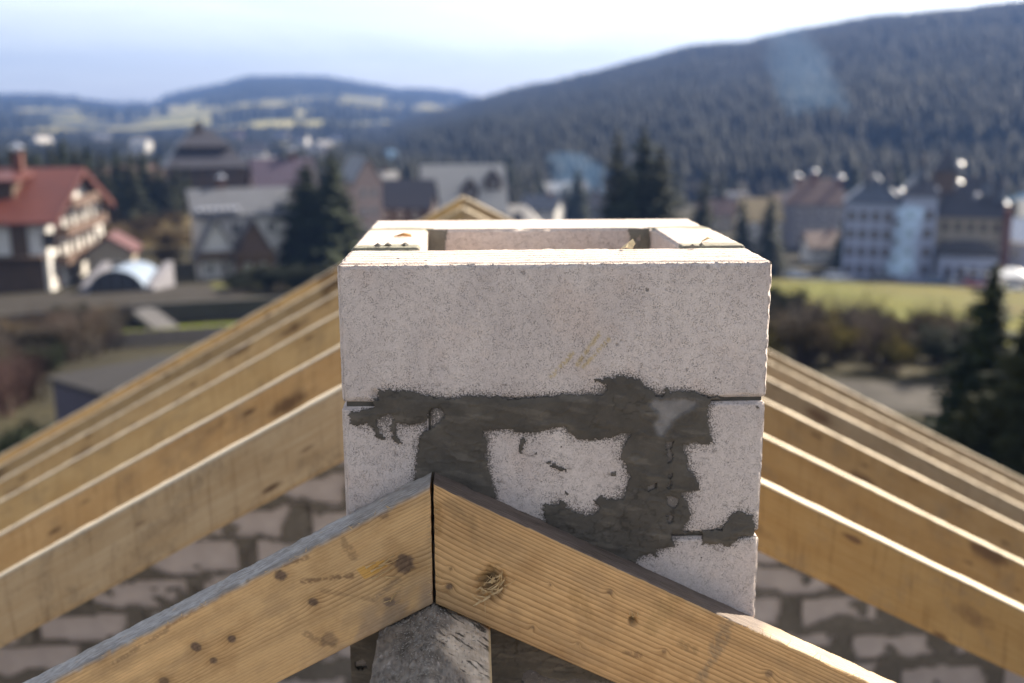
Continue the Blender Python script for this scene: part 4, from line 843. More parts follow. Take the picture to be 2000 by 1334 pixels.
# retaining wall along the terrace, with a stair down to the lawn
def arc_wall(pxa, pxb, r, z0, z1, th, seg):
    mb = MB(); A = np.linspace(px2az(pxa), px2az(pxb), seg+1); P = [(CAM[0]+math.sin(R(a))*r, CAM[1]+math.cos(R(a))*r, CAM[0]+math.sin(R(a))*(r+th), CAM[1]+math.cos(R(a))*(r+th)) for a in A]
    for p, q in zip(P[:-1], P[1:]): mb.hexa([(p[0],p[1],z0),(q[0],q[1],z0),(q[2],q[3],z0),(p[2],p[3],z0),(p[0],p[1],z1),(q[0],q[1],z1),(q[2],q[3],z1),(p[2],p[3],z1)])
    return mb
o = arc_wall(-80, 560, 97.7, -19.5, -16.75, 0.6, 24).build('retaining_wall', STONE); tag(o, 'dark stone retaining wall between the terrace and the lawn', 'wall')
x, y, _ = gp(px2az(268), 97.4); st = empty('stair', (x, y, -18.75), 'grey concrete stair leading from the terrace down to the lawn', 'stairs', None, R(-px2az(268))-0.9)
stm = MB(); stm.box(0, 0.36, -1.2, 1.2, -0.6, 0.0); stm = stm.mesh('step', plain('pale_concrete', (0.13, 0.125, 0.13), 0.85, 0.15, 2))
for i in range(11): link('step', stm, st, (0.34*i, -0.2, 1.72-0.155*i))
# fence below the lawn
A = np.linspace(px2az(150), px2az(560), 15); fx, fy, fz0 = gp(float(A[7]), 77.4); fe = empty('picket_fence', (fx, fy, fz0), 'weathered grey picket fence along the lower edge of the bright lawn', 'fence')
GW = plain('grey_wood', (0.25, 0.21, 0.175), 0.9, 0.25, 3); pk = MB(); rail = MB(); pm = MB(); pm.box(-0.07, 0.07, -0.07, 0.07, -0.2, 1.35); pm = pm.mesh('post', GW)
for i, a in enumerate(A):
    p = Vector(gp(float(a), 77.4)); link('post', pm, fe, (p.x-fx, p.y-fy, p.z-fz0))
    if i < 14:
        q = Vector(gp(float(A[i+1]), 77.4)); dlt = (q-p)
        for zz in (0.35, 1.0): rail.tube(p+Vector((-fx, -fy, zz-fz0)), q+Vector((-fx, -fy, zz-fz0)), 0.045, 0.045, 4)
        for k in range(12):
            c = p+dlt*((k+0.5)/12); pk.box(c.x-fx-0.045, c.x-fx+0.045, c.y-fy-0.10, c.y-fy-0.06, c.z-fz0+0.08, c.z-fz0+1.2+0.08*(k % 2))
rail.build('rail', GW, fe); o = pk.build('pickets', GW, fe); o['kind'] = 'stuff'

# ------------------------------------------------------------------ buildings on the left
def red_hotel():
    cx, cy, _ = gp(-22.2, 123); rz = R(5.0); w, d = 56.0, 23.0; zb = -19.1
    c = Vector((cx, cy, zb))+Matrix.Rotation(rz, 3, 'Z') @ Vector((-w/2, d/2, 0))
    h = empty('red_roofed_hotel', c, 'white hotel with brown balconies under a large red metal roof', 'hotel', None, rz)
    zw, rise = 8.0, 4.7; mb = MB(); gable_wall_solid(mb, w, d, -2, zw, rise, 'x'); mb.build('wall', WHITE, h)
    mb = MB(); gable_roof(mb, w, d, zw, rise, 1.3, 'x', 0.3); mb.build('roof', RROOF, h)
    k = rise/(d/2)
    mb = MB()                                                       # barge boards along the gable edge
    for sg in (-1, 1):
        pr = [(0, zw+rise-0.45), (sg*(d/2+1.3), zw-k*1.3-0.45), (sg*(d/2+1.3), zw-k*1.3+0.36), (0, zw+rise+0.36)]
        mb.prism(pr if sg > 0 else pr[::-1], 'x', w/2+1.303, w/2+1.5)
    mb.build('barge_board', RROOF, h)
    f = lambda y: zw+rise+k*y if y < 0 else zw+rise-k*y
    for x0, x1, y0, y1, hh in ((12, 23.6, -7.2, -3.4, 1.6),):                # long shed dormer in the front slope
        mb = MB(); mb.prism([(y0, f(y0)+0.3), (y0, f(y0)+hh+0.4), (y1+1.2, f(y1+1.2)+0.35)], 'x', x0, x1); o = mb.build('dormer', TIMB, h)
        mb = MB(); mb.prism([(y0-1.0, f(y0)+hh+0.35), (y1+1.6, f(y1+1.6)+0.36), (y1+1.6, f(y1+1.6)+0.7), (y0-1.0, f(y0)+hh+0.7)], 'x', x0-0.6, x1+0.8); mb.build('dormer_roof', RROOF, o)
    for x, y, s in ((22.6, -1.4, 1.0), (19.2, -1.2, 1.0), (17.0, -1.5, 1.0), (17.6, -8.2, 1.5)): chimney_stack(h, x, y, f(y)-1.0, max(f(y)+2.6, zw+rise+1.4 if y > -4 else 0), s)
    for nm, zz, yy in (('balcony', 2.9, 9.6), ('balcony', 5.9, 8.6), ('balcony', 8.8, 5.6)):   # balconies across the gable
        mb = MB(); mb.box(w/2-0.02, w/2+1.5, -yy, yy, zz-0.18, zz); mb.box(w/2+1.38, w/2+1.5, -yy, yy, zz+0.003, zz+1.0); mb.box(w/2, w/2+1.37, -yy, -yy+0.12, zz+0.003, zz+1.0); mb.box(w/2, w/2+1.37, yy-0.12, yy, zz+0.003, zz+1.0); b = mb.build(nm, TIMB2, h)
        n = int(yy*2/4.2)
        for i in range(n+1 if zz < 8 else 0):
            t = -yy+0.2+(2*yy-0.4)*i/n; q = MB(); q.box(w/2+1.25, w/2+1.43, t-0.09, t+0.09, zz+1.003, zz+2.6); q.build('balcony_post', TIMB, b)
        for i in range(n if zz < 8 else 0): t = -yy+(2*yy)*(i+0.5)/n; window(h, w/2, t, zz+0.15, 1.5, 2.0, R(90), DFRAME)
    for i in range(5): window(h, w/2, -8.6+4.3*i, 0.3, 1.7, 1.9, R(90), DFRAME)
    for i in range(9):                                              # front: pale panels between dark timbers, dark ground floor
        x = -26+6.4*i; q = MB(); q.box(x-0.9, x+0.9, -d/2-0.16, -d/2-0.004, 3.9, zw-0.3); q.build('timber_panel', TIMB, h); window(h, x+3.1, -d/2, 4.9, 1.5, 1.7, 0, DFRAME)
    q = MB(); q.box(-w/2, w/2-0.5, -d/2-0.22, -d/2-0.003, -2, 3.89); q.build('timber_base', TIMB, h)
    q = MB(); q.box(-w/2, w/2, -d/2-2.2, -d/2-0.23, 4.0, 4.2); q.build('balcony', TIMB, h)
    return h
red_hotel()
def annex():                                                        # small red-roofed porch by the far gable corner
    x, y, g = gp(-19.1, 131); h = empty('porch', (x, y, g), 'small red roofed porch by the hotel gable', 'porch', None, R(10))
    mb = MB(); gable_roof(mb, 5, 6, 3.6, 1.6, 0.5, 'y'); mb.build('roof', RROOF, h); mb = MB(); gable_wall_solid(mb, 5, 6, -1, 3.6, 1.6, 'y'); mb.build('wall', CREAM, h); rows(h, 'f', 5, 6, [0.8], 2, 1.2, 1.6)
annex()
def canopy():
    x, y, g = gp(px2az(228, 570), 112); h = empty('arched_canopy', (x, y, g), 'arched whitish canopy with dark glazed end beside the red roofed hotel', 'canopy', None, R(-px2az(228))-0.35)
    W, H, L, n = 2.9, 2.3, 6.5, 18; P = [(W*math.cos(math.pi*i/n), H*math.sin(math.pi*i/n)) for i in range(n+1)]; Pi = [(a*0.975, b*0.97) for a, b in P]
    mb = MB()
    for i in range(n): mb.hexa([(Pi[i][0],0,Pi[i][1]),(P[i][0],0,P[i][1]),(P[i][0],L,P[i][1]),(Pi[i][0],L,Pi[i][1]),(Pi[i+1][0],0,Pi[i+1][1]),(P[i+1][0],0,P[i+1][1]),(P[i+1][0],L,P[i+1][1]),(Pi[i+1][0],L,Pi[i+1][1])])
    mb.build('vault', plain('milky_sheet', (0.20, 0.25, 0.32), 0.3, 0.06, 0.5, spec=0.6), h)
    mb = MB(); mb.prism([(a*0.96, b*0.95) for a, b in P], 'y', 0.25, 0.32); o = mb.build('end_glass', GLASS, h)
    for i in range(-2, 3): q = MB(); xx = i*1.15; q.box(xx-0.06, xx+0.06, 0.15, 0.245, 0, H*0.94*math.sqrt(max(0, 1-(xx/W)**2))); q.build('glazing_bar', SLATE, h)
    q = MB(); q.box(-W, W, 0.12, 0.149, 0.02, 0.5); q.build('plinth', STONE, h)
    for sx in (-1, 1): q = MB(); q.prism([(0, -0.5), (L+0.5, -0.5), (L+0.5, 2.2), (0, 0.6)], 'x', sx*(W+0.45)-0.4, sx*(W+0.45)+0.4); q.build('parapet', GREYW, h)
canopy()
sx_, sy_, _ = gp(px2az(185), 35.2)
def shed():
    A, B = Vector((-17.0, 39.8)), Vector((-13.9, 35.9)); ax = Vector((0.72, 0.70)).normalized(); L = 15.0; z1, z0 = -10.0, -12.6
    h = empty('shed', ((A.x+B.x)/2, (A.y+B.y)/2, -12.4), 'low shed with a grey tiled roof and bluish end wall below the rafters', 'shed', None, math.atan2(ax.y, ax.x)-math.pi/2)
    w = 4.9; mb = MB(); mb.box(-w/2+0.2, w/2-0.2, 0.2, L, -0.4, 2.15); mb.build('wall', plain('bluish_render', (0.085, 0.075, 0.10), 0.85, 0.2, 1.0), h)
    mb = MB(); mb.hexa([(-w/2,0,2.05),(w/2,0,2.3),(w/2,L+.2,2.3),(-w/2,L+.2,2.05),(-w/2,0,2.16),(w/2,0,2.41),(w/2,L+.2,2.41),(-w/2,L+.2,2.16)]); rf = mb.build('roof', plain('roof_felt', (0.035, 0.033, 0.034), 0.85, 0.2, 3), h)
    tm = MB(); tm.box(-0.27, 0.27, -0.36, 0.36, 0, 0.035); tm = tm.mesh('tile', plain('concrete_tile', (0.034, 0.032, 0.033), 0.85, 0.25, 0.9, spec=0.15))
    for i in range(8):
        for j in range(20):
            o = link('tile', tm, rf, (-w/2+0.31+i*0.612, 0.4+j*0.745, 2.168+0.25*(0.31+i*0.612)/w+0.004*((i*7+j*3) % 4))); o.rotation_euler = (0.02, -math.atan(0.25/w), 0.006*((i+j*2) % 3-1))
    q = MB(); q.box(w/2+0.3, w/2+1.9, 1.2, 6.5, 1.5, 1.56); q.build('side_canopy', WROOF, h)
    for yy in (1.4, 6.3): q = MB(); q.box(w/2+1.75, w/2+1.85, yy-.05, yy+.05, -0.4, 1.497); q.build('canopy_post', GW, h)
shed()

h = house('timber_lodge', 'tall dark lodge with a stepped roof and little turret, behind the spruce row', 'lodge', px2az(407), 232, 15.5, 15, 9, 6.0, 0.1, roof=DROOF, wall=TIMB, hip=True, oh=1.0, front=([1.2, 4.2, 7.0], 5, 1.2, 1.5), fm=DFRAME)
mb = MB(); hip_roof(mb, 10.5, 9, 13.2, 3.6, 0.5, 0.25); mb.build('upper_roof', DROOF, h); mb = MB(); mb.box(-3.6, 3.6, -3.6, 3.6, 12, 13.19); mb.build('attic_wall', TIMB, h)
mb = MB(); mb.box(-1.6, 0.1, -1.0, 0.7, 15.2, 17.2); o = mb.build('turret', TIMB, h); mb = MB(); V = [(-1.9,-1.3,17.203),(0.4,-1.3,17.203),(0.4,1.0,17.203),(-1.9,1.0,17.203),(-0.75,-0.15,18.6)]; mb.add(V, [(3,2,1,0),(0,1,4),(1,2,4),(2,3,4),(3,0,4)]); mb.build('turret_roof', DROOF, o)
# white guest house with dark pointed gables
h = house('guest_house', 'white guest house with a grey metal roof, left of the two dark spruces', 'guest house', px2az(470), 139, 11.5, 9, 7.0, 2.6, 0.12, roof=GROOF, wall=WHITE, oh=0.7, front=([1.0, 4.4], 4, 1.2, 1.5), side=([1.0, 4.4], 2, 1.2, 1.5), chim=((-2, 0.5, 8.4, 10.6, 0.7),))
for i in range(7): q = MB(); q.tube((-5.4+i*0.75, -5.0, 7.3), (-5.4+i*0.75, -4.4, 7.7), 0.28, 0.28, 8); q.build('glint_tube', TIN, h)  # tin tubes added along the eave to make a row of sun glints
for px, rr, hw, lab in ((418, 129, 2.4, 'dark steep gabled cottage with a white front, lower left of the guest house'), (492, 128, 2.4, 'dark steep gabled cottage on brown posts, beside the white fronted one')):
    c = house('cottage', lab, 'cottage', px2az(px), rr, 4.6, 6, 3.0, 4.2, 0.05, axis='y', roof=DROOF, wall=(WHITE if px < 450 else TIMB2), oh=0.5, group='pointed cottages', front=([0.8], 2, 0.9, 1.3), z=-19.3)
    q = MB(); q.box(-2.2, 2.2, -4.1, -3.003, 2.7, 2.85); q.box(-2.2, 2.2, -4.1, -4.02, 2.853, 3.6); q.build('balcony', TIMB, c)
    for xx in (-2, 0.6, 2): q = MB(); q.box(xx-.1, xx+.1, -4.0, -3.85, -1, 2.697); q.build('post', TIMB2, c)
house('purple_roofed_house', 'house with a dark purple roof behind the two spruces', 'house', px2az(556), 190, 10, 9, 7.0, 4.6, 0.2, roof=plain('purple_roof', (0.05, 0.035, 0.06), 0.5, 0.25, 1), wall=PINKW, front=([1.2, 4.2], 3, 1.2, 1.4), chim=((2, 0, 10, 12.6, 0.8),))
h = house('tall_townhouse', 'narrow pink house with a white gable, just right of the two spruces', 'house', px2az(706), 176, 4.6, 9, 9.8, 3.6, 0.3, axis='y', roof=GROOF, wall=PINKW, oh=0.4, front=([1.0, 4.0, 7.0], 2, 0.9, 1.4))
house('barn', 'reddish brown barn at the top of the dry field', 'barn', px2az(258), 245, 14, 9, 5.2, 3.2, 0.1, roof=BROOF, wall=plain('red_boards', (0.13, 0.05, 0.035), 0.8, 0.3, 1), front=([1.2], 3, 1.2, 1.2), fm=DFRAME)
house('dark_chalet', 'dark roofed chalet with a pale dormer, left of the pale roofed hotel', 'chalet', px2az(790), 188, 10.5, 9, 6.2, 4.2, -0.15, roof=DROOF, wall=TIMB, front=([1.0, 4.0], 3, 1.1, 1.4), fm=FRAME)
h = house('pale_roofed_hotel', 'large hotel with pale metal roofs and dark dormers behind the chimney', 'hotel', px2az(905), 205, 15, 13, 6.2, 8.6, 0.08, roof=WROOF, wall=TIMB2, oh=0.8, front=([0.8, 3.6], 5, 1.2, 1.5))
for xx, yy in ((1.0, -3.6), (5.6, -2.4)):
    zz = 6.2+8.6*(1+yy/6.5); q = MB(); q.prism([(xx-1.5, zz-1.2), (xx+1.5, zz-1.2), (xx+1.5, zz+0.6), (xx, zz+2.4), (xx-1.5, zz+0.6)], 'y', yy-1.5, yy+2.6); o = q.build('dormer', TIMB, h); window(o, xx, yy-1.5, zz-0.7, 1.2, 1.3)
    q = MB()
    for sg in (-1, 1): pr = [(xx, zz+2.45), (xx+sg*1.9, zz+0.2), (xx+sg*1.9, zz+0.45), (xx, zz+2.7)]; q.prism(pr if sg > 0 else pr[::-1], 'y', yy-1.9, yy+2.4)
    q.build('dormer_roof', DROOF, o)
h = house('hotel_wing', 'lower hip roofed wing with pale roof on the right of the pale roofed hotel', 'hotel', px2az(1000), 202, 11, 10, 5.0, 4.4, 0.0, roof=WROOF, wall=TIMB, hip=True, oh=0.8, front=([1.0], 4, 1.2, 1.4))
for xx in (-2.5, 1.2): q = MB(); q.box(xx-0.8, xx+0.8, -4.2, -1, 6.4, 8.2); q.build('dormer', DROOF, h)

# ------------------------------------------------------------------ the hotel on the right
def right_hotel():
    az, r = px2az(1800), 196; x, y, _ = gp(az, r); zb = -28.6
    h = empty('grand_hotel', (x, y, zb), 'large pale blue hotel with dark roofs, turrets and a pointed cupola', 'hotel', None, R(-az)+0.06)
    def block(x0, x1, y0, y1, z1, mat): q = MB(); q.box(x0, x1, y0, y1, -2, z1); return q.build('wall', mat, h)
    def hip(x0, x1, y0, y1, z, rise, mat, rid=0.5): q = MB(); hip_roof(q, x1-x0, y1-y0, 0, rise, 0.5, rid); return q.build('roof', mat, h, ((x0+x1)/2, (y0+y1)/2, z+0.004))
    block(-13, -3.6, -5, 6, 13.0, BLUEW); hip(-13, -3.6, -5, 6, 13.0, 4.6, SLATE)
    block(-3.6, 1.8, -6.6, 6, 14.6, BLUEW); hip(-3.6, 1.8, -6.6, 6, 14.6, 4.2, DROOF, 0.15)
    block(1.8, 13, -5, 6, 11.0, CREAM); hip(1.8, 13, -5, 6, 11.0, 6.6, DROOF, 0.45)
    block(2.6, 11.5, -9.5, -5.003, 5.0, BLUEW)
    q = MB(); n = 10; P = [(7.05+5.2*math.cos(math.pi*i/n), 5.003+2.3*math.sin(math.pi*i/n)) for i in range(n+1)]; q.prism(P, 'y', -10.0, -5.01); q.build('arched_roof', DROOF, h)
    q = MB(); q.box(12.4, 13.5, -6.2, -5.003, -2, 12.8); q.build('corner_pier', BRICK, h)
    q = MB(); q.box(1.2, 4.8, -2, 1.6, 14.0, 18.6); o = q.build('cupola', TIMB2, h); q = MB(); q.add([(0.8,-2.4,18.603),(5.2,-2.4,18.603),(5.2,2,18.603),(0.8,2,18.603),(3,-0.2,22.6)], [(3,2,1,0),(0,1,4),(1,2,4),(2,3,4),(3,0,4)]); q.build('cupola_roof', DROOF, o)
    for xx, zz in ((-9.6, 14.6), (-6.4, 14.4), (-1.0, 17.0), (9.4, 14.6), (11.8, 13.6)):    # pointed turrets along the roofs
        q = MB(); q.tube((xx, -3.4, zz), (xx, -3.4, zz+2.4), 0.8, 0.8, 8); o = q.build('turret', SLATE, h); q = MB(); q.tube((xx, -3.4, zz+2.403), (xx, -3.4, zz+5.2), 1.0, 0.03, 8); q.build('turret_roof', DROOF, o)
    for z in (0.6, 3.7, 6.8, 9.9):
        for xx in (-11.9, -9.9, -7.9, -5.9): window(h, xx, -5, z, 1.1, 1.7, 0, DFRAME)
        for xx in (-2.4, 0.6): window(h, xx, -6.6, z+0.6, 1.1, 1.7, 0, DFRAME)
    for z in (5.6, 8.6):
        for xx in (3.4, 5.4, 7.4, 9.4, 11.4): window(h, xx, -5, z, 1.1, 1.6, 0, DFRAME)
    for xx in (4.0, 6.0, 8.0, 10.0): window(h, xx, -9.5, 1.0, 1.1, 2.2, 0, DFRAME)
    for z in (3.3, 6.4, 9.5): q = MB(); q.box(-4.9, -3.6, -6.4, -5.003, z, z+0.9); q.build('balcony', TIMB, h)
    # bright metal cones on stems, added and shaped to throw sun glints
    r_ = random.Random(8)
    for xx, yy, zz, tl in ((-8.6, -3.2, 15.2, 0.5), (-4.4, -4.0, 14.9, 0.5), (-3.0, -4.2, 15.9, 0.4), (-2.2, -4.0, 16.4, 0.5), (1.2, -4.6, 15.4, 0.5), (4.6, -2.5, 19.6, 0.5), (4.7, -2.4, 16.6, 0.5), (7.8, -3.0, 14.4, 0.5), (8.8, -2.8, 14.9, 0.5), (12.2, -3.6, 13.2, 0.55)):
        q = MB(); q.tube((0, 0, -0.9), (0.35, 0.1, 0.0), 0.10, 0.10, 6); q.tube((0.35, 0.1, 0.003), (0.35, 0.1, 0.15), 0.6, 0.75, 12); q.tube((0.35, 0.1, 0.153), (0.35, 0.1, 0.66), 0.75, 0.03, 12); q.build('glint_cone', TIN, h, (xx, yy, zz))
right_hotel()
h = house('brick_hotel', 'broad building with brown roof left of the grand hotel', 'hotel', px2az(1592), 238, 14, 11, 9.5, 5.2, 0.1, roof=BROOF, wall=GREYW, hip=True, oh=0.8, front=([1.0, 4.0, 7.0], 4, 1.2, 1.6), fm=FRAME, z=-29)
for xx, zz in ((-4.5, 13.2), (-1, 14.2), (4.5, 13.0)): chimney_stack(h, xx, -1, zz-3, zz+1.4, 0.9)
house('white_house', 'small white house with ochre roof right of the chimney, among dark trees', 'house', px2az(1480), 232, 8, 8, 6.5, 4.0, 0.2, roof=plain('ochre_roof', (0.34, 0.25, 0.13), 0.7, 0.2, 1), wall=WHITE, front=([1, 3.8], 3, 1, 1.3), z=-29)
house('side_house', 'white house with a bright tin roof at the right edge, behind the near spruce', 'house', px2az(1988), 205, 9, 9, 7, 3.2, -0.5, roof=TIN, wall=BLUEW, front=([1, 4], 3, 1.1, 1.4), z=-29)
h = empty('car_port', gp(px2az(1920), 190)[:2]+(-28.9,), 'low open shelter with bright white sheet roof right of the grand hotel', 'shelter', None, R(-px2az(1920))+0.25)
q = MB(); q.hexa([(-3.2,-3,2.7),(3.2,-3,2.4),(3.2,3,3.2),(-3.2,3,3.5),(-3.2,-3,2.82),(3.2,-3,2.52),(3.2,3,3.32),(-3.2,3,3.62)]); q.build('roof', plain('white_sheet', (0.75, 0.75, 0.74), 0.35, 0.05, 1), h)
for xx in (-3, 3):
    for yy in (-2.8, 2.8): q = MB(); q.tube((xx, yy, -0.2), (xx, yy, 2.45+0.0), 0.08, 0.08, 6); q.build('post', TIMB, h)
h = empty('market_tent', gp(px2az(1985), 176)[:2]+(float(gz(*gp(px2az(1985), 176)[:2])),), 'white tent roof on posts beside the parked cars at the right edge', 'tent', None, R(-px2az(1985))-0.2)
q = MB(); q.hexa([(-3,-2.5,2.5),(3,-2.5,2.5),(3,2.5,2.5),(-3,2.5,2.5),(-0.6,-0.1,3.6),(0.6,-0.1,3.6),(0.6,0.1,3.6),(-0.6,0.1,3.6)]); q.build('roof', bpy.data.materials['white_sheet'], h)
for xx in (-2.8, 2.8):
    for yy in (-2.3, 2.3): q = MB(); q.tube((xx, yy, -0.2), (xx, yy, 2.49), 0.06, 0.06, 6); q.build('post', GW, h)
# far village
rv = random.Random(11)
far = [(505, 560, 12, 'white', 'white block shaped house in the valley beside the dark lodge'), (528, 480, 7, 'cream', 'cream gable in the valley right of the dark lodge'), (596, 900, 12, 'white', 'white house far off in the valley, above the purple roof'), (640, 760, 9, 'pink', 'pink house in the valley behind the right spruce'),
       (475, 1050, 12, 'pink', 'tiny pink house far off above the lodge roof'), (560, 1000, 12, 'cream', 'tiny cream house far off in the valley'), (665, 1000, 12, 'white', 'tiny white house far off under the pale meadow'), (100, 900, 12, 'white', 'tiny white house far off above the left spruce row'), (215, 950, 13, 'cream', 'tiny cream house far off above the barn'), (290, 800, 12, 'white', 'tiny white house far off left of the lodge'),
       (1085, 330, 8, 'white', 'white cottage in bluish smoke beyond the chimney'), (1120, 350, 7, 'cream', 'cream cottage in bluish smoke beyond the chimney'), (1420, 300, 8, 'grey', 'grey cottage at the foot of the mountain'), (1690, 330, 9, 'cream', 'cream house at the foot of the wooded mountain'), (620, 640, 9, 'white', 'white cottage in the valley between the two spruces'),
       (1400, 262, 9, 'cream', 'cream house just right of the chimney behind a small spruce'), (1435, 285, 8, 'pink', 'pink house among spruces right of the chimney'), (1540, 275, 10, 'cream', 'ochre cream house behind the white house with the ochre roof'), (1640, 265, 9, 'white', 'white house squeezed behind the brown roofed building'), (1700, 262, 10, 'grey', 'grey house behind the grand hotel, left of its tower'), (1750, 300, 10, 'cream', 'cream house above the roofs of the grand hotel'), (1855, 300, 11, 'grey', 'grey house behind the pointed cupola'), (1955, 270, 10, 'white', 'white house in the smoke at the right edge'), (1060, 262, 9, 'white', 'white house just right of the pale roofed hotel'), (1150, 280, 9, 'grey', 'grey house left of the spruces behind the chimney'), (740, 262, 9, 'pink', 'pink house left of the dark chalet'), (1610, 212, 7, 'white', 'low white house in front of the brown roofed building')]
for px, rr, w, c, lab in far:
    house('village_house', lab, 'house', px2az(px), rr, w, w*0.8, w*0.5, w*0.32, rv.uniform(-0.6, 0.6), roof=rv.choice([GROOF, WROOF, BROOF, DROOF]), wall={'white': WHITE, 'cream': CREAM, 'pink': PINKW, 'grey': GREYW}[c], group='houses in the valley', front=([w*0.1, w*0.3], 3, w*0.11, w*0.13), chim=((w*0.2, 0, w*0.6, w*0.9, w*0.08, False),))

# woods that fill the valley between the near houses and the hills
n = 15000; A = rg.uniform(-32, 5, n); Q = np.sqrt(rg.uniform(265**2, 1150**2, n)); X = CAM[0]+np.sin(np.radians(A))*Q; Y = CAM[1]+np.cos(np.radians(A))*Q
keep = fbm(X/120, Y/120, 0, 3, 15) > np.where(Q < 500, 0.40, 0.50)
for px, rh, w, c, lab in far: keep &= ~((np.abs(A-px2az(px)) < math.degrees(w*0.8/rh)) & (Q > rh-200) & (Q < rh+w))
X, Y, Q = X[keep], Y[keep], Q[keep]; n = len(X); hh = rg.uniform(6, 12, n)
cone_forest('valley_forest', X, Y, np.maximum(gz(X, Y), np.where(Q > 870, fhz(X, Y, A[keep], Q), -99))-0.3, hh, hh*rg.uniform(0.22, 0.4, n), FOREST, 'dark woods between the scattered houses of the valley', 4)

# ------------------------------------------------------------------ cars
def car(label, az, r, rz, paint):
    x, y, g = gp(az, r); h = empty('parked_car', (x, y, g+0.06), label, 'car', 'cars parked by the grand hotel', rz)
    L, W = 4.3, 1.72; st = [(-2.15, 0.42, 0.72, 0.80), (-1.9, 0.28, 0.86, 0.90), (-0.9, 0.22, 0.93, 0.98), (0.9, 0.22, 0.92, 0.98), (1.75, 0.26, 0.80, 0.94), (2.12, 0.40, 0.62, 0.80)]
    mb = MB(); V = []
    for x_, z0, z1, k in st: V += [(x_, -W/2*k, z0), (x_, W/2*k, z0), (x_, W/2*k*1.0, (z0+z1)/2), (x_, W/2*k*0.93, z1), (x_, -W/2*k*0.93, z1), (x_, -W/2*k, (z0+z1)/2)]
    F = [(i*6+j, (i+1)*6+j, (i+1)*6+(j+1) % 6, i*6+(j+1) % 6)[::-1] for i in range(5) for j in range(6)]+[tuple(range(5, -1, -1))[::-1], tuple(range(30, 36))[::-1]]
    mb.add(V, F); mb.build('body', paint, h)
    mb = MB(); mb.hexa([(-1.95,-0.74,0.89),(1.15,-0.74,0.93),(1.15,0.74,0.93),(-1.95,0.74,0.89),(-1.45,-0.60,1.40),(0.35,-0.60,1.44),(0.35,0.60,1.44),(-1.45,0.60,1.40)]); mb.build('windows', GLASS, h)
    mb = MB(); mb.hexa([(-1.46,-0.61,1.403),(0.36,-0.61,1.443),(0.36,0.61,1.443),(-1.46,0.61,1.403),(-1.30,-0.52,1.47),(0.20,-0.52,1.50),(0.20,0.52,1.50),(-1.30,0.52,1.47)]); mb.build('roof', paint, h)
    for xx in (-1.35, 1.35):
        for sy in (-1, 1): q = MB(); q.tube((xx, sy*0.66, 0.31), (xx, sy*0.87, 0.31), 0.31, 0.31, 14); o = q.build('wheel', TYRE, h); q = MB(); q.tube((xx, sy*0.868, 0.31), (xx, sy*0.885, 0.31), 0.19, 0.17, 10); q.build('rim', TIN, o)
    for sy in (-1, 1): q = MB(); q.box(2.02, 2.15, sy*0.58-0.16, sy*0.58+0.16, 0.52, 0.64); q.build('headlight', TIN, h)
TYRE = plain('tyre', (0.02, 0.02, 0.02), 0.8, 0.2, 3)
def paintm(n, c): return plain(n, c, 0.16, 0.03, 1, spec=0.7)
PAINT = {'silver': plain('silver_paint', (0.50, 0.52, 0.55), 0.22, 0.03, 1, metal=0.7), 'blue': paintm('blue_paint', (0.05, 0.10, 0.18)), 'red': paintm('red_paint', (0.35, 0.03, 0.025)), 'white': paintm('white_paint', (0.75, 0.75, 0.76)), 'black': paintm('black_paint', (0.02, 0.02, 0.025))}
for lab, px, rr, rz, c in (('dark blue car parked in front of the grand hotel entrance', 1838, 182, 0.25, 'blue'), ('silver car parked right of the dark blue one', 1872, 181, 1.3, 'silver'), ('bright red car parked by the white shelter', 1908, 184, 0.1, 'red'), ('white car at the right edge under the tent roof', 1982, 182, 0.2, 'white'),
                           ('black car parked left of the smoke at the hotel', 1735, 183, 0.1, 'black'), ('white car on the road left of the grand hotel', 1640, 184, 0.0, 'white'), ('silver car on the pale road near the chimney edge', 1560, 183, 0.1, 'silver')):
    car(lab, px2az(px), rr, rz-R(px2az(px)), PAINT[c])

# ------------------------------------------------------------------ smoke
def plume(label, pts, dens, seed, cat='smoke'):
    """a rising column: closed uneven tube through the points (x, y, z, radius)"""
    r_ = random.Random(seed); n = 14; P = np.array(pts, float); t = np.linspace(0, len(P)-1, len(P)*5); S = np.stack([np.interp(t, np.arange(len(P)), P[:, i]) for i in range(4)], 1)
    V = []; F = []
    for i, (x, y, z, rad) in enumerate(S):
        rr = rad*(0.15 if i in (0, len(S)-1) else 1)
        V += [(x+math.cos(6.283*k/n)*rr*(0.75+0.5*float(vnoise(k*0.5, i*0.45, 0, seed))), y+math.sin(6.283*k/n)*rr*(0.75+0.5*float(vnoise(k*0.5, i*0.45, 3, seed))), z) for k in range(n)]
    for i in range(len(S)-1): F += [(i*n+k, i*n+(k+1) % n, (i+1)*n+(k+1) % n, (i+1)*n+k) for k in range(n)]
    mb = MB(); mb.add(V, F+[tuple(range(n-1, -1, -1)), tuple(range((len(S)-1)*n, len(S)*n))]); o = mb.build('smoke', volume_mat('smoke', (0.34, 0.60, 1.0), dens, 0.35)); return tag(o, label, cat, None, 'stuff')
def pp(px, py, r):
    a = R(px2az(px)); e = R(px2el(px, py)); return (CAM[0]+math.sin(a)*r, CAM[1]+math.cos(a)*r, CAM[2]-math.tan(e)*r)
plume('small white puff of chimney smoke in the valley', [pp(770, 350, 420)+(1.6,), pp(768, 325, 420)+(2.0,), pp(772, 305, 421)+(2.4,), pp(766, 292, 421)+(2.2,)], 0.09, 3)
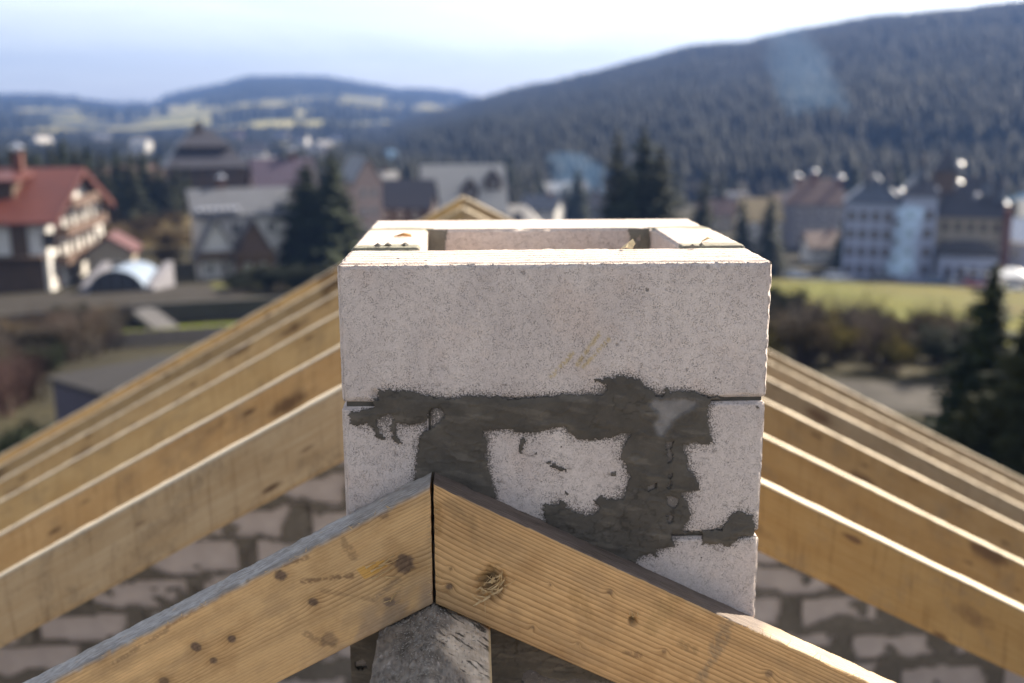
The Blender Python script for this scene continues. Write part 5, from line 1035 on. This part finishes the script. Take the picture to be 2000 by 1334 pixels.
plume('bluish smoke rising in front of the grand hotel', [pp(1766, 540, 177)+(2.0,), pp(1760, 520, 177)+(2.6,), pp(1768, 480, 177)+(1.8,), pp(1772, 440, 177.5)+(2.0,), pp(1778, 400, 178)+(2.4,)], 0.042, 5)
plume('thin smoke drifting up across the mountain', [pp(1690, 400, 500)+(9,), pp(1640, 330, 505)+(13,), pp(1605, 250, 510)+(15,), pp(1560, 170, 515)+(17,), pp(1535, 110, 520)+(15,), pp(1520, 60, 524)+(9,), pp(1512, 30, 526)+(3,)], 0.0028, 7)
plume('pale smoke hanging behind the chimney', [pp(1110, 430, 320)+(6,), pp(1125, 380, 322)+(10,), pp(1130, 330, 324)+(9,), pp(1100, 295, 326)+(6,)], 0.009, 9)
plume('white smoke drifting at the right edge behind the hotel', [pp(1925, 398, 215)+(1.0,), pp(1950, 392, 216)+(2.0,), pp(1985, 385, 217)+(2.0,), pp(2030, 372, 218)+(2.4,)], 0.06, 11)
# ------------------------------------------------------------------ trees and shrubs
NEEDLE = foliage_mat('spruce_needles', (0.006, 0.012, 0.006), (0.024, 0.032, 0.009), 0.9); NEEDLE2 = foliage_mat('old_spruce_needles', (0.007, 0.012, 0.006), (0.028, 0.030, 0.009), 0.9); BARK = plain('spruce_bark', (0.07, 0.05, 0.036), 0.9, 0.3, 5)
def spruce_mesh(seed, h, rad, whorls, nb, seg, mat, droop=0.28):
    r_ = np.random.default_rng(seed); V = []; F = []
    for w in range(whorls):
        t = (w+0.5*r_.random())/whorls; z0 = h*(0.04+0.95*t); L0 = rad*1.15*(1-t)**0.72*(0.9+0.2*math.sin(w*1.7))+0.03*h*0.3
        for b in range(max(4, int(nb*(1-0.55*t)))):
            a = r_.random()*6.283; L = L0*(0.55+0.6*r_.random()); up = 0.10-0.30*(1-t)
            ca, sa = math.cos(a), math.sin(a); wd = L*0.36+0.05
            for s in range(seg):
                q0, q1 = s/seg, (s+1.2)/seg; lift = lambda q: z0+L*(up*q-droop*q*q*0.5+0.14*max(0, q-0.7))
                k = len(V); ww = wd*(1.05-q0)*(0.7+0.6*r_.random()); side = (r_.random()-0.5)*0.5*wd
                bx, by = ca*L*q0-sa*side, sa*L*q0+ca*side
                V += [(bx-sa*ww, by+ca*ww, lift(q0)-ww*0.55*r_.random()), (bx+sa*ww, by-ca*ww, lift(q0)-ww*0.55*r_.random()), (ca*L*q1, sa*L*q1, lift(q1)), (bx, by, lift(q0)+ww*0.12), (bx+ca*L*0.5/seg-sa*ww*.4, by+sa*L*0.5/seg+ca*ww*.4, lift(q0)-ww*(0.7+0.7*r_.random()))]
                F += [(k, k+2, k+3), (k+3, k+2, k+1), (k, k+4, k+2)]
    return mesh_np('crown', np.array(V), np.array(F), mat)
def trunk_mesh(h, r): m_ = MB(); m_.tube((0, 0, -0.5), (0, 0, h*0.55), r, r*0.55, 8); m_.tube((0, 0, h*0.55+0.002), (0, 0, h*0.97), r*0.55, r*0.08, 8); return m_.mesh('trunk', BARK)
sp = [(spruce_mesh(20+i, 10, 2.0+0.25*i, 40, 16, 4, NEEDLE if i % 2 else NEEDLE2), trunk_mesh(10, 0.16)) for i in range(4)]
def spruce(label, x, y, z, h, wide=1.0, v=0, group=None, rot=0.0):
    t = empty('spruce_tree', (x, y, z), label, 'tree', group, rot); s = h/10; t.scale = (s*wide, s*wide, s); link('trunk', sp[v][1], t); link('crown', sp[v][0], t); return t
def spruce_px(label, px, py, r, wide=1.0, v=0, group=None, z=None):
    a = px2az(px); x, y, g = gp(a, r); top = CAM[2]-math.tan(R(px2el(px, py-9)))*r; return spruce(label, x, y, g, top-g, wide, v, group, px*0.7)
G1 = 'two dark spruces on the left'; G2 = 'dense spruces behind the chimney'
spruce_px('bushy dark spruce, left and broader of the two in front of the purple roof', 604, 318, 136, 1.55, 3, G1); spruce_px('pointed dark spruce, right and taller of the two beside the pink house', 652, 293, 134, 1.35, 1, G1)
spruce_px('shorter spruce filling the gap under the pointed spruce', 676, 375, 138, 1.3, 2, G1); spruce_px('low spruce at the left foot of the broad dark spruce', 575, 400, 135, 1.3, 0, G1)
spruce_px('slender tall spruce above the chimney rim, left of its group', 1203, 252, 130, 0.95, 0, G2); spruce_px('tallest spruce above the chimney rim, in the middle of its group', 1254, 246, 133, 1.15, 1, G2); spruce_px('broad spruce above the chimney rim, right of its group', 1286, 285, 129, 1.15, 2, G2)
spruce_px('low spruce in front of the group above the chimney rim', 1228, 330, 127, 1.2, 3, G2)
G3 = 'single spruces before the grand hotel'
for lab, px, py, r, wd in (('small spruce above the right end of the chimney rim', 1372, 352, 168, 1.1), ('narrow spruce just right of the chimney rim', 1450, 392, 172, 0.9), ('dark pointed spruce in front of the white house', 1504, 376, 176, 1.1), ('slim spruce between brown roofed building and grand hotel', 1655, 400, 205, 0.9)): spruce_px(lab, px, py, r, wd, px % 4, G3)
rr = random.Random(6)
for i, (px, py) in enumerate([(8, 292), (35, 284), (62, 280), (85, 298), (112, 284), (138, 268), (160, 292), (182, 286), (210, 300), (238, 292), (262, 304), (290, 300), (318, 308)]):
    spruce_px(('tallest dark spruce of the row behind the red roofed hotel' if i == 5 else '%s spruce from the left in the dark row behind the red roofed hotel' % ['first', 'second', 'third', 'fourth', 'fifth', '', 'seventh', 'eighth', 'ninth', 'tenth', 'eleventh', 'twelfth', 'last'][i]), px, py, 205+rr.uniform(-12, 12), 1.15, i % 4, 'spruce row behind the red hotel')
for lab, px, py, r in (('slim dark spruce at the left corner of the lodge', 352, 322, 214), ('spruce beside the lodge and the guest house', 338, 350, 210), ('spruce right of the dark lodge', 492, 352, 215), ('far spruce under the lodge turret', 372, 330, 218)): spruce_px(lab, px, py, r, 1.0, px % 4, 'spruces round the lodge')
for i in range(34):                                                 # trees along the foot of the mountain
    px = 720+i*38+rr.uniform(-15, 15); r = rr.uniform(255, 320); a = px2az(px); x, y, g = gp(a, r); spruce('dark spruce standing along the foot of the mountain', x, y, g, rr.uniform(9, 16), 1.1, i % 4, 'spruces at the foot of the mountain', rr.random()*6)
# the near spruces at the right edge
spN = (spruce_mesh(77, 10, 2.6, 66, 22, 6, NEEDLE, 0.35), trunk_mesh(10, 0.15)); spN2 = (spruce_mesh(78, 10, 3.0, 62, 22, 6, NEEDLE2, 0.35), trunk_mesh(10, 0.15))
for lab, px, py, r, ms, wd in (('big dark spruce close by at the right edge, its tip before the white tent', 1952, 500, 27.5, spN, 0.85), ('big dark spruce close by, cut by the right edge', 2035, 585, 25, spN2, 0.9), ('lower dark spruce at the lower right edge beside the rafters', 1925, 760, 24, spN2, 0.8)):
    a = px2az(px); x, y, g = gp(a, r); top = CAM[2]-math.tan(R(px2el(px, py)))*r; t = empty('spruce_tree', (x, y, g), lab, 'tree', 'near spruces at the right', px); s = (top-g)/10; t.scale = (s*wd, s*wd, s); link('trunk', ms[1], t); link('crown', ms[0], t)

def shrub_mesh(seed, stems, depth, smat, spread=0.45, leaf=0):
    r_ = random.Random(seed); V = []; F = []; LV = []; LF = []
    def seg(p, q, a, b):
        d = (q-p).normalized(); u = d.orthogonal().normalized(); v = d.cross(u); k = len(V)
        for c, rad in ((p, a), (q, b)): V.extend([c+u*rad, c-u*rad*0.5+v*rad*0.87, c-u*rad*0.5-v*rad*0.87])
        F.extend([(k+j, k+(j+1) % 3, k+3+(j+1) % 3, k+3+j) for j in range(3)])
    def grow(p, d, L, rad, n):
        q = p+d*L; seg(p, q, rad, rad*0.62)
        if leaf and n <= 1:
            for _ in range(leaf):
                c = p.lerp(q, r_.random())+Vector((r_.gauss(0, .12), r_.gauss(0, .12), r_.gauss(0, .12))); s = 0.05+0.05*r_.random(); k = len(LV); e = Vector((r_.gauss(0, 1), r_.gauss(0, 1), r_.gauss(0, 1))).normalized(); f = e.orthogonal().normalized(); LV.extend([c-e*s, c+f*s*.6, c+e*s, c-f*s*.6]); LF.append((k, k+1, k+2, k+3))
        if n > 0:
            for _ in range(3 if n > 1 else 4):
                dd = (d+Vector((r_.gauss(0, .42), r_.gauss(0, .42), r_.gauss(0.10, .25)))).normalized(); grow(p.lerp(q, r_.uniform(0.45, 1)), dd, L*r_.uniform(.55, .85), rad*0.5, n-1)
    for i in range(stems):
        a = r_.random()*6.283; d = Vector((math.cos(a)*spread*r_.random(), math.sin(a)*spread*r_.random(), 1)).normalized(); grow(Vector((math.cos(a)*0.25, math.sin(a)*0.25, -0.1)), d, r_.uniform(1.0, 1.7), 0.045, depth)
    st = mesh_np('stems', np.array([tuple(v) for v in V]), np.array(F), smat)
    return st, (mesh_np('leaves', np.array([tuple(v) for v in LV]), np.array(LF), leaf_mats[seed % 3]) if LV else None)
leaf_mats = [foliage_mat('withered_leaves', (0.055, 0.036, 0.016), (0.10, 0.068, 0.026), 1.5), foliage_mat('yellow_leaves', (0.12, 0.10, 0.014), (0.20, 0.155, 0.03), 1.5), foliage_mat('evergreen_leaves', (0.006, 0.011, 0.005), (0.018, 0.024, 0.009), 1.5)]
TW = [plain('grey_twigs', (0.060, 0.048, 0.039), 0.9, 0.3, 2), plain('brown_twigs', (0.055, 0.036, 0.026), 0.9, 0.3, 2), plain('red_twigs', (0.05, 0.024, 0.021), 0.9, 0.3, 2)]
kinds = {'bare': [shrub_mesh(3+3*i, 13, 3, TW[i % 2]) for i in range(4)], 'brown': [shrub_mesh(300+3*i, 12, 3, TW[1], leaf=5) for i in range(2)], 'yellow': [shrub_mesh(301, 11, 3, TW[1], leaf=7)], 'dark': [shrub_mesh(302+3*i, 12, 3, TW[0], 0.6, leaf=16) for i in range(2)], 'red': [shrub_mesh(33, 18, 3, TW[2], 0.3)]}
nsh = 0
def shrub(kind, label, az, r, h, group, wide=1.0):
    global nsh; nsh += 1
    x, y, g = gp(az, r); e = empty('shrub', (x, y, g), label, 'shrub', group, nsh*1.3); ms = kinds[kind][nsh % len(kinds[kind])]; s = h/3.6; e.scale = (s*wide, s*wide, s); link('stems', ms[0], e)
    if ms[1]: link('leaves', ms[1], e)
rr = random.Random(21)
LAB = {'bare': 'bare grey brown shrub in the thicket beyond the right rafters', 'brown': 'shrub with withered brown leaves in the thicket beyond the right rafters', 'yellow': 'shrub with yellow leaves in the thicket beyond the right rafters', 'dark': 'dark evergreen bush at the foot of the thicket beyond the right rafters'}
def thick():
    r = rr.uniform(53, 74); top = rr.uniform(604, 700) if rr.random() < 0.8 else rr.uniform(565, 604); return r, max(1.6, CAM[2]-math.tan(R(px2el(1700, top)))*r-float(gz(CAM[0]+r*0.35, CAM[1]+r*0.93)))*1.12
for i in range(110):
    k = rr.choices(['bare', 'brown', 'yellow', 'dark'], [6, 3, 1, 1.2])[0]; shrub(k, LAB[k], px2az(rr.uniform(1485, 1930)), *thick(), k+' shrubs of the right thicket', 1.1)
for i in range(12): shrub('dark', 'dark evergreen bush by the pale gravel beyond the right rafters', px2az(rr.uniform(1500, 1900)), rr.uniform(36, 44), rr.uniform(0.8, 1.7), 'dark bushes by the gravel', 1.3)
for i in range(6): shrub('dark', 'dark bush on the meadow just right of the chimney', px2az(rr.uniform(1490, 1545)), rr.uniform(56, 80), rr.uniform(3.0, 4.6), 'dark bushes right of the chimney', 1.0)
LAB2 = {'bare': 'bare grey brown shrub on the bank below the red roofed hotel', 'brown': 'shrub with withered leaves on the bank below the red roofed hotel', 'dark': 'dark evergreen bush on the bank at the lower left'}
for i in range(66):
    px = rr.uniform(-60, 215); k = rr.choices(['bare', 'brown', 'dark'], [8, 0.8, 1.0])[0]; shrub(k, LAB2[k], px2az(px), rr.uniform(72, 95) if px > 60 else rr.uniform(56, 94), rr.uniform(2.2, 3.6), k+' shrubs on the left bank', 1.1)
for i in range(4): shrub('red', 'shrub with reddish bare stems at the left edge', px2az(rr.uniform(-50, 40)), rr.uniform(50, 56), rr.uniform(2.6, 3.4), 'red stemmed shrubs at the left edge', 1.1)
for i in range(14): shrub('dark', 'dark bush close below the left rafters', px2az(rr.uniform(-90, 60)), rr.uniform(30, 39), rr.uniform(1.8, 2.8), 'dark bushes below the left rafters', 1.3)
for i in range(14): shrub('dark', 'dark bush on the grass below the guest house', px2az(rr.uniform(400, 640)), rr.uniform(100, 112), rr.uniform(1.6, 2.8), 'dark bushes below the guest house', 1.5)
for i in range(16): shrub('brown', 'withered shrub on the slope of the dry field', px2az(rr.uniform(200, 390)), rr.uniform(135, 200), rr.uniform(2.5, 4.5), 'shrubs on the dry field', 1.4)

# ------------------------------------------------------------------ bits lying on the chimney
def chip(name, label, cat, x, y, z, pts, mat, th=0.0012, rz=0.0):
    o = empty  # a curled flake with thickness
    V = []; n = len(pts)
    for (a, b, c) in pts: V.append((a, b, c+th))
    for (a, b, c) in pts: V.append((a, b, c))
    ce = np.mean(pts, 0); V.append((ce[0], ce[1], ce[2]+th+0.004)); V.append((ce[0], ce[1], ce[2]+0.003)); F = []
    for i in range(n):
        j = (i+1) % n; F += [(i, j, 2*n), (n+j, n+i, 2*n+1), (i, n+i, n+j, j)]
    mb = MB(); mb.add(V, F); return tag(mb.build(name, mat, None, (x, y, z), rz), label, cat)
SH = plain('wood_shaving', (0.66, 0.52, 0.30), 0.7, 0.2, 40); BL = plain('dry_mortar', (0.15, 0.14, 0.125), 0.9, 0.3, 90)
chip('wood_shaving', 'curled pale wood shaving on the near rim of the chimney, right of centre', 'wood shaving', 0.418, 0.128, 0.0, [(-0.013, -0.004, 0.0), (-0.006, -0.008, 0.003), (0.004, -0.006, 0.001), (0.009, -0.003, 0.008), (0.006, 0.003, 0.014), (0.001, 0.006, 0.007), (-0.007, 0.003, 0.004)], SH)
chip('wood_shaving', 'thin orange wood shaving on the left rim of the chimney', 'wood shaving', 0.071, 0.285, 0.0025, [(-0.014, -0.002, 0), (0.0, -0.004, 0.001), (0.015, -0.002, 0.0), (0.013, 0.003, 0.003), (-0.004, 0.004, 0.002)], plain('orange_shaving', (0.45, 0.22, 0.07), 0.7, 0.2, 40))
chip('wood_shaving', 'small pale wood shaving on the right rim of the chimney', 'wood shaving', 0.552, 0.20, 0.0015, [(-0.010, -0.002, 0), (0.0, -0.004, 0.006), (0.009, -0.001, 0.002), (0.005, 0.004, 0.004), (-0.003, 0.003, 0.001)], SH)
rr = random.Random(9)
for i, (x, y, lab) in enumerate(((0.513, 0.128, 'black mortar crumb on the right corner of the flue, flat and long'), (0.530, 0.142, 'smaller black mortar crumb behind the flat one on the right rim'), (0.040, 0.170, 'dark mortar crumb on the left rim, left of three'), (0.056, 0.176, 'dark mortar crumb on the left rim, between two others'), (0.082, 0.172, 'dark mortar crumb on the left rim, nearest the flue'))):
    n = 7; chip('mortar_crumb', lab, 'mortar crumb', x, y, 0.001, [((0.002+0.008*rr.random())*math.cos(6.283*k/n), (0.001+0.003*rr.random())*math.sin(6.283*k/n), 0.0025*rr.random()) for k in range(n)], BL, 0.0012, rr.random()*0.6)
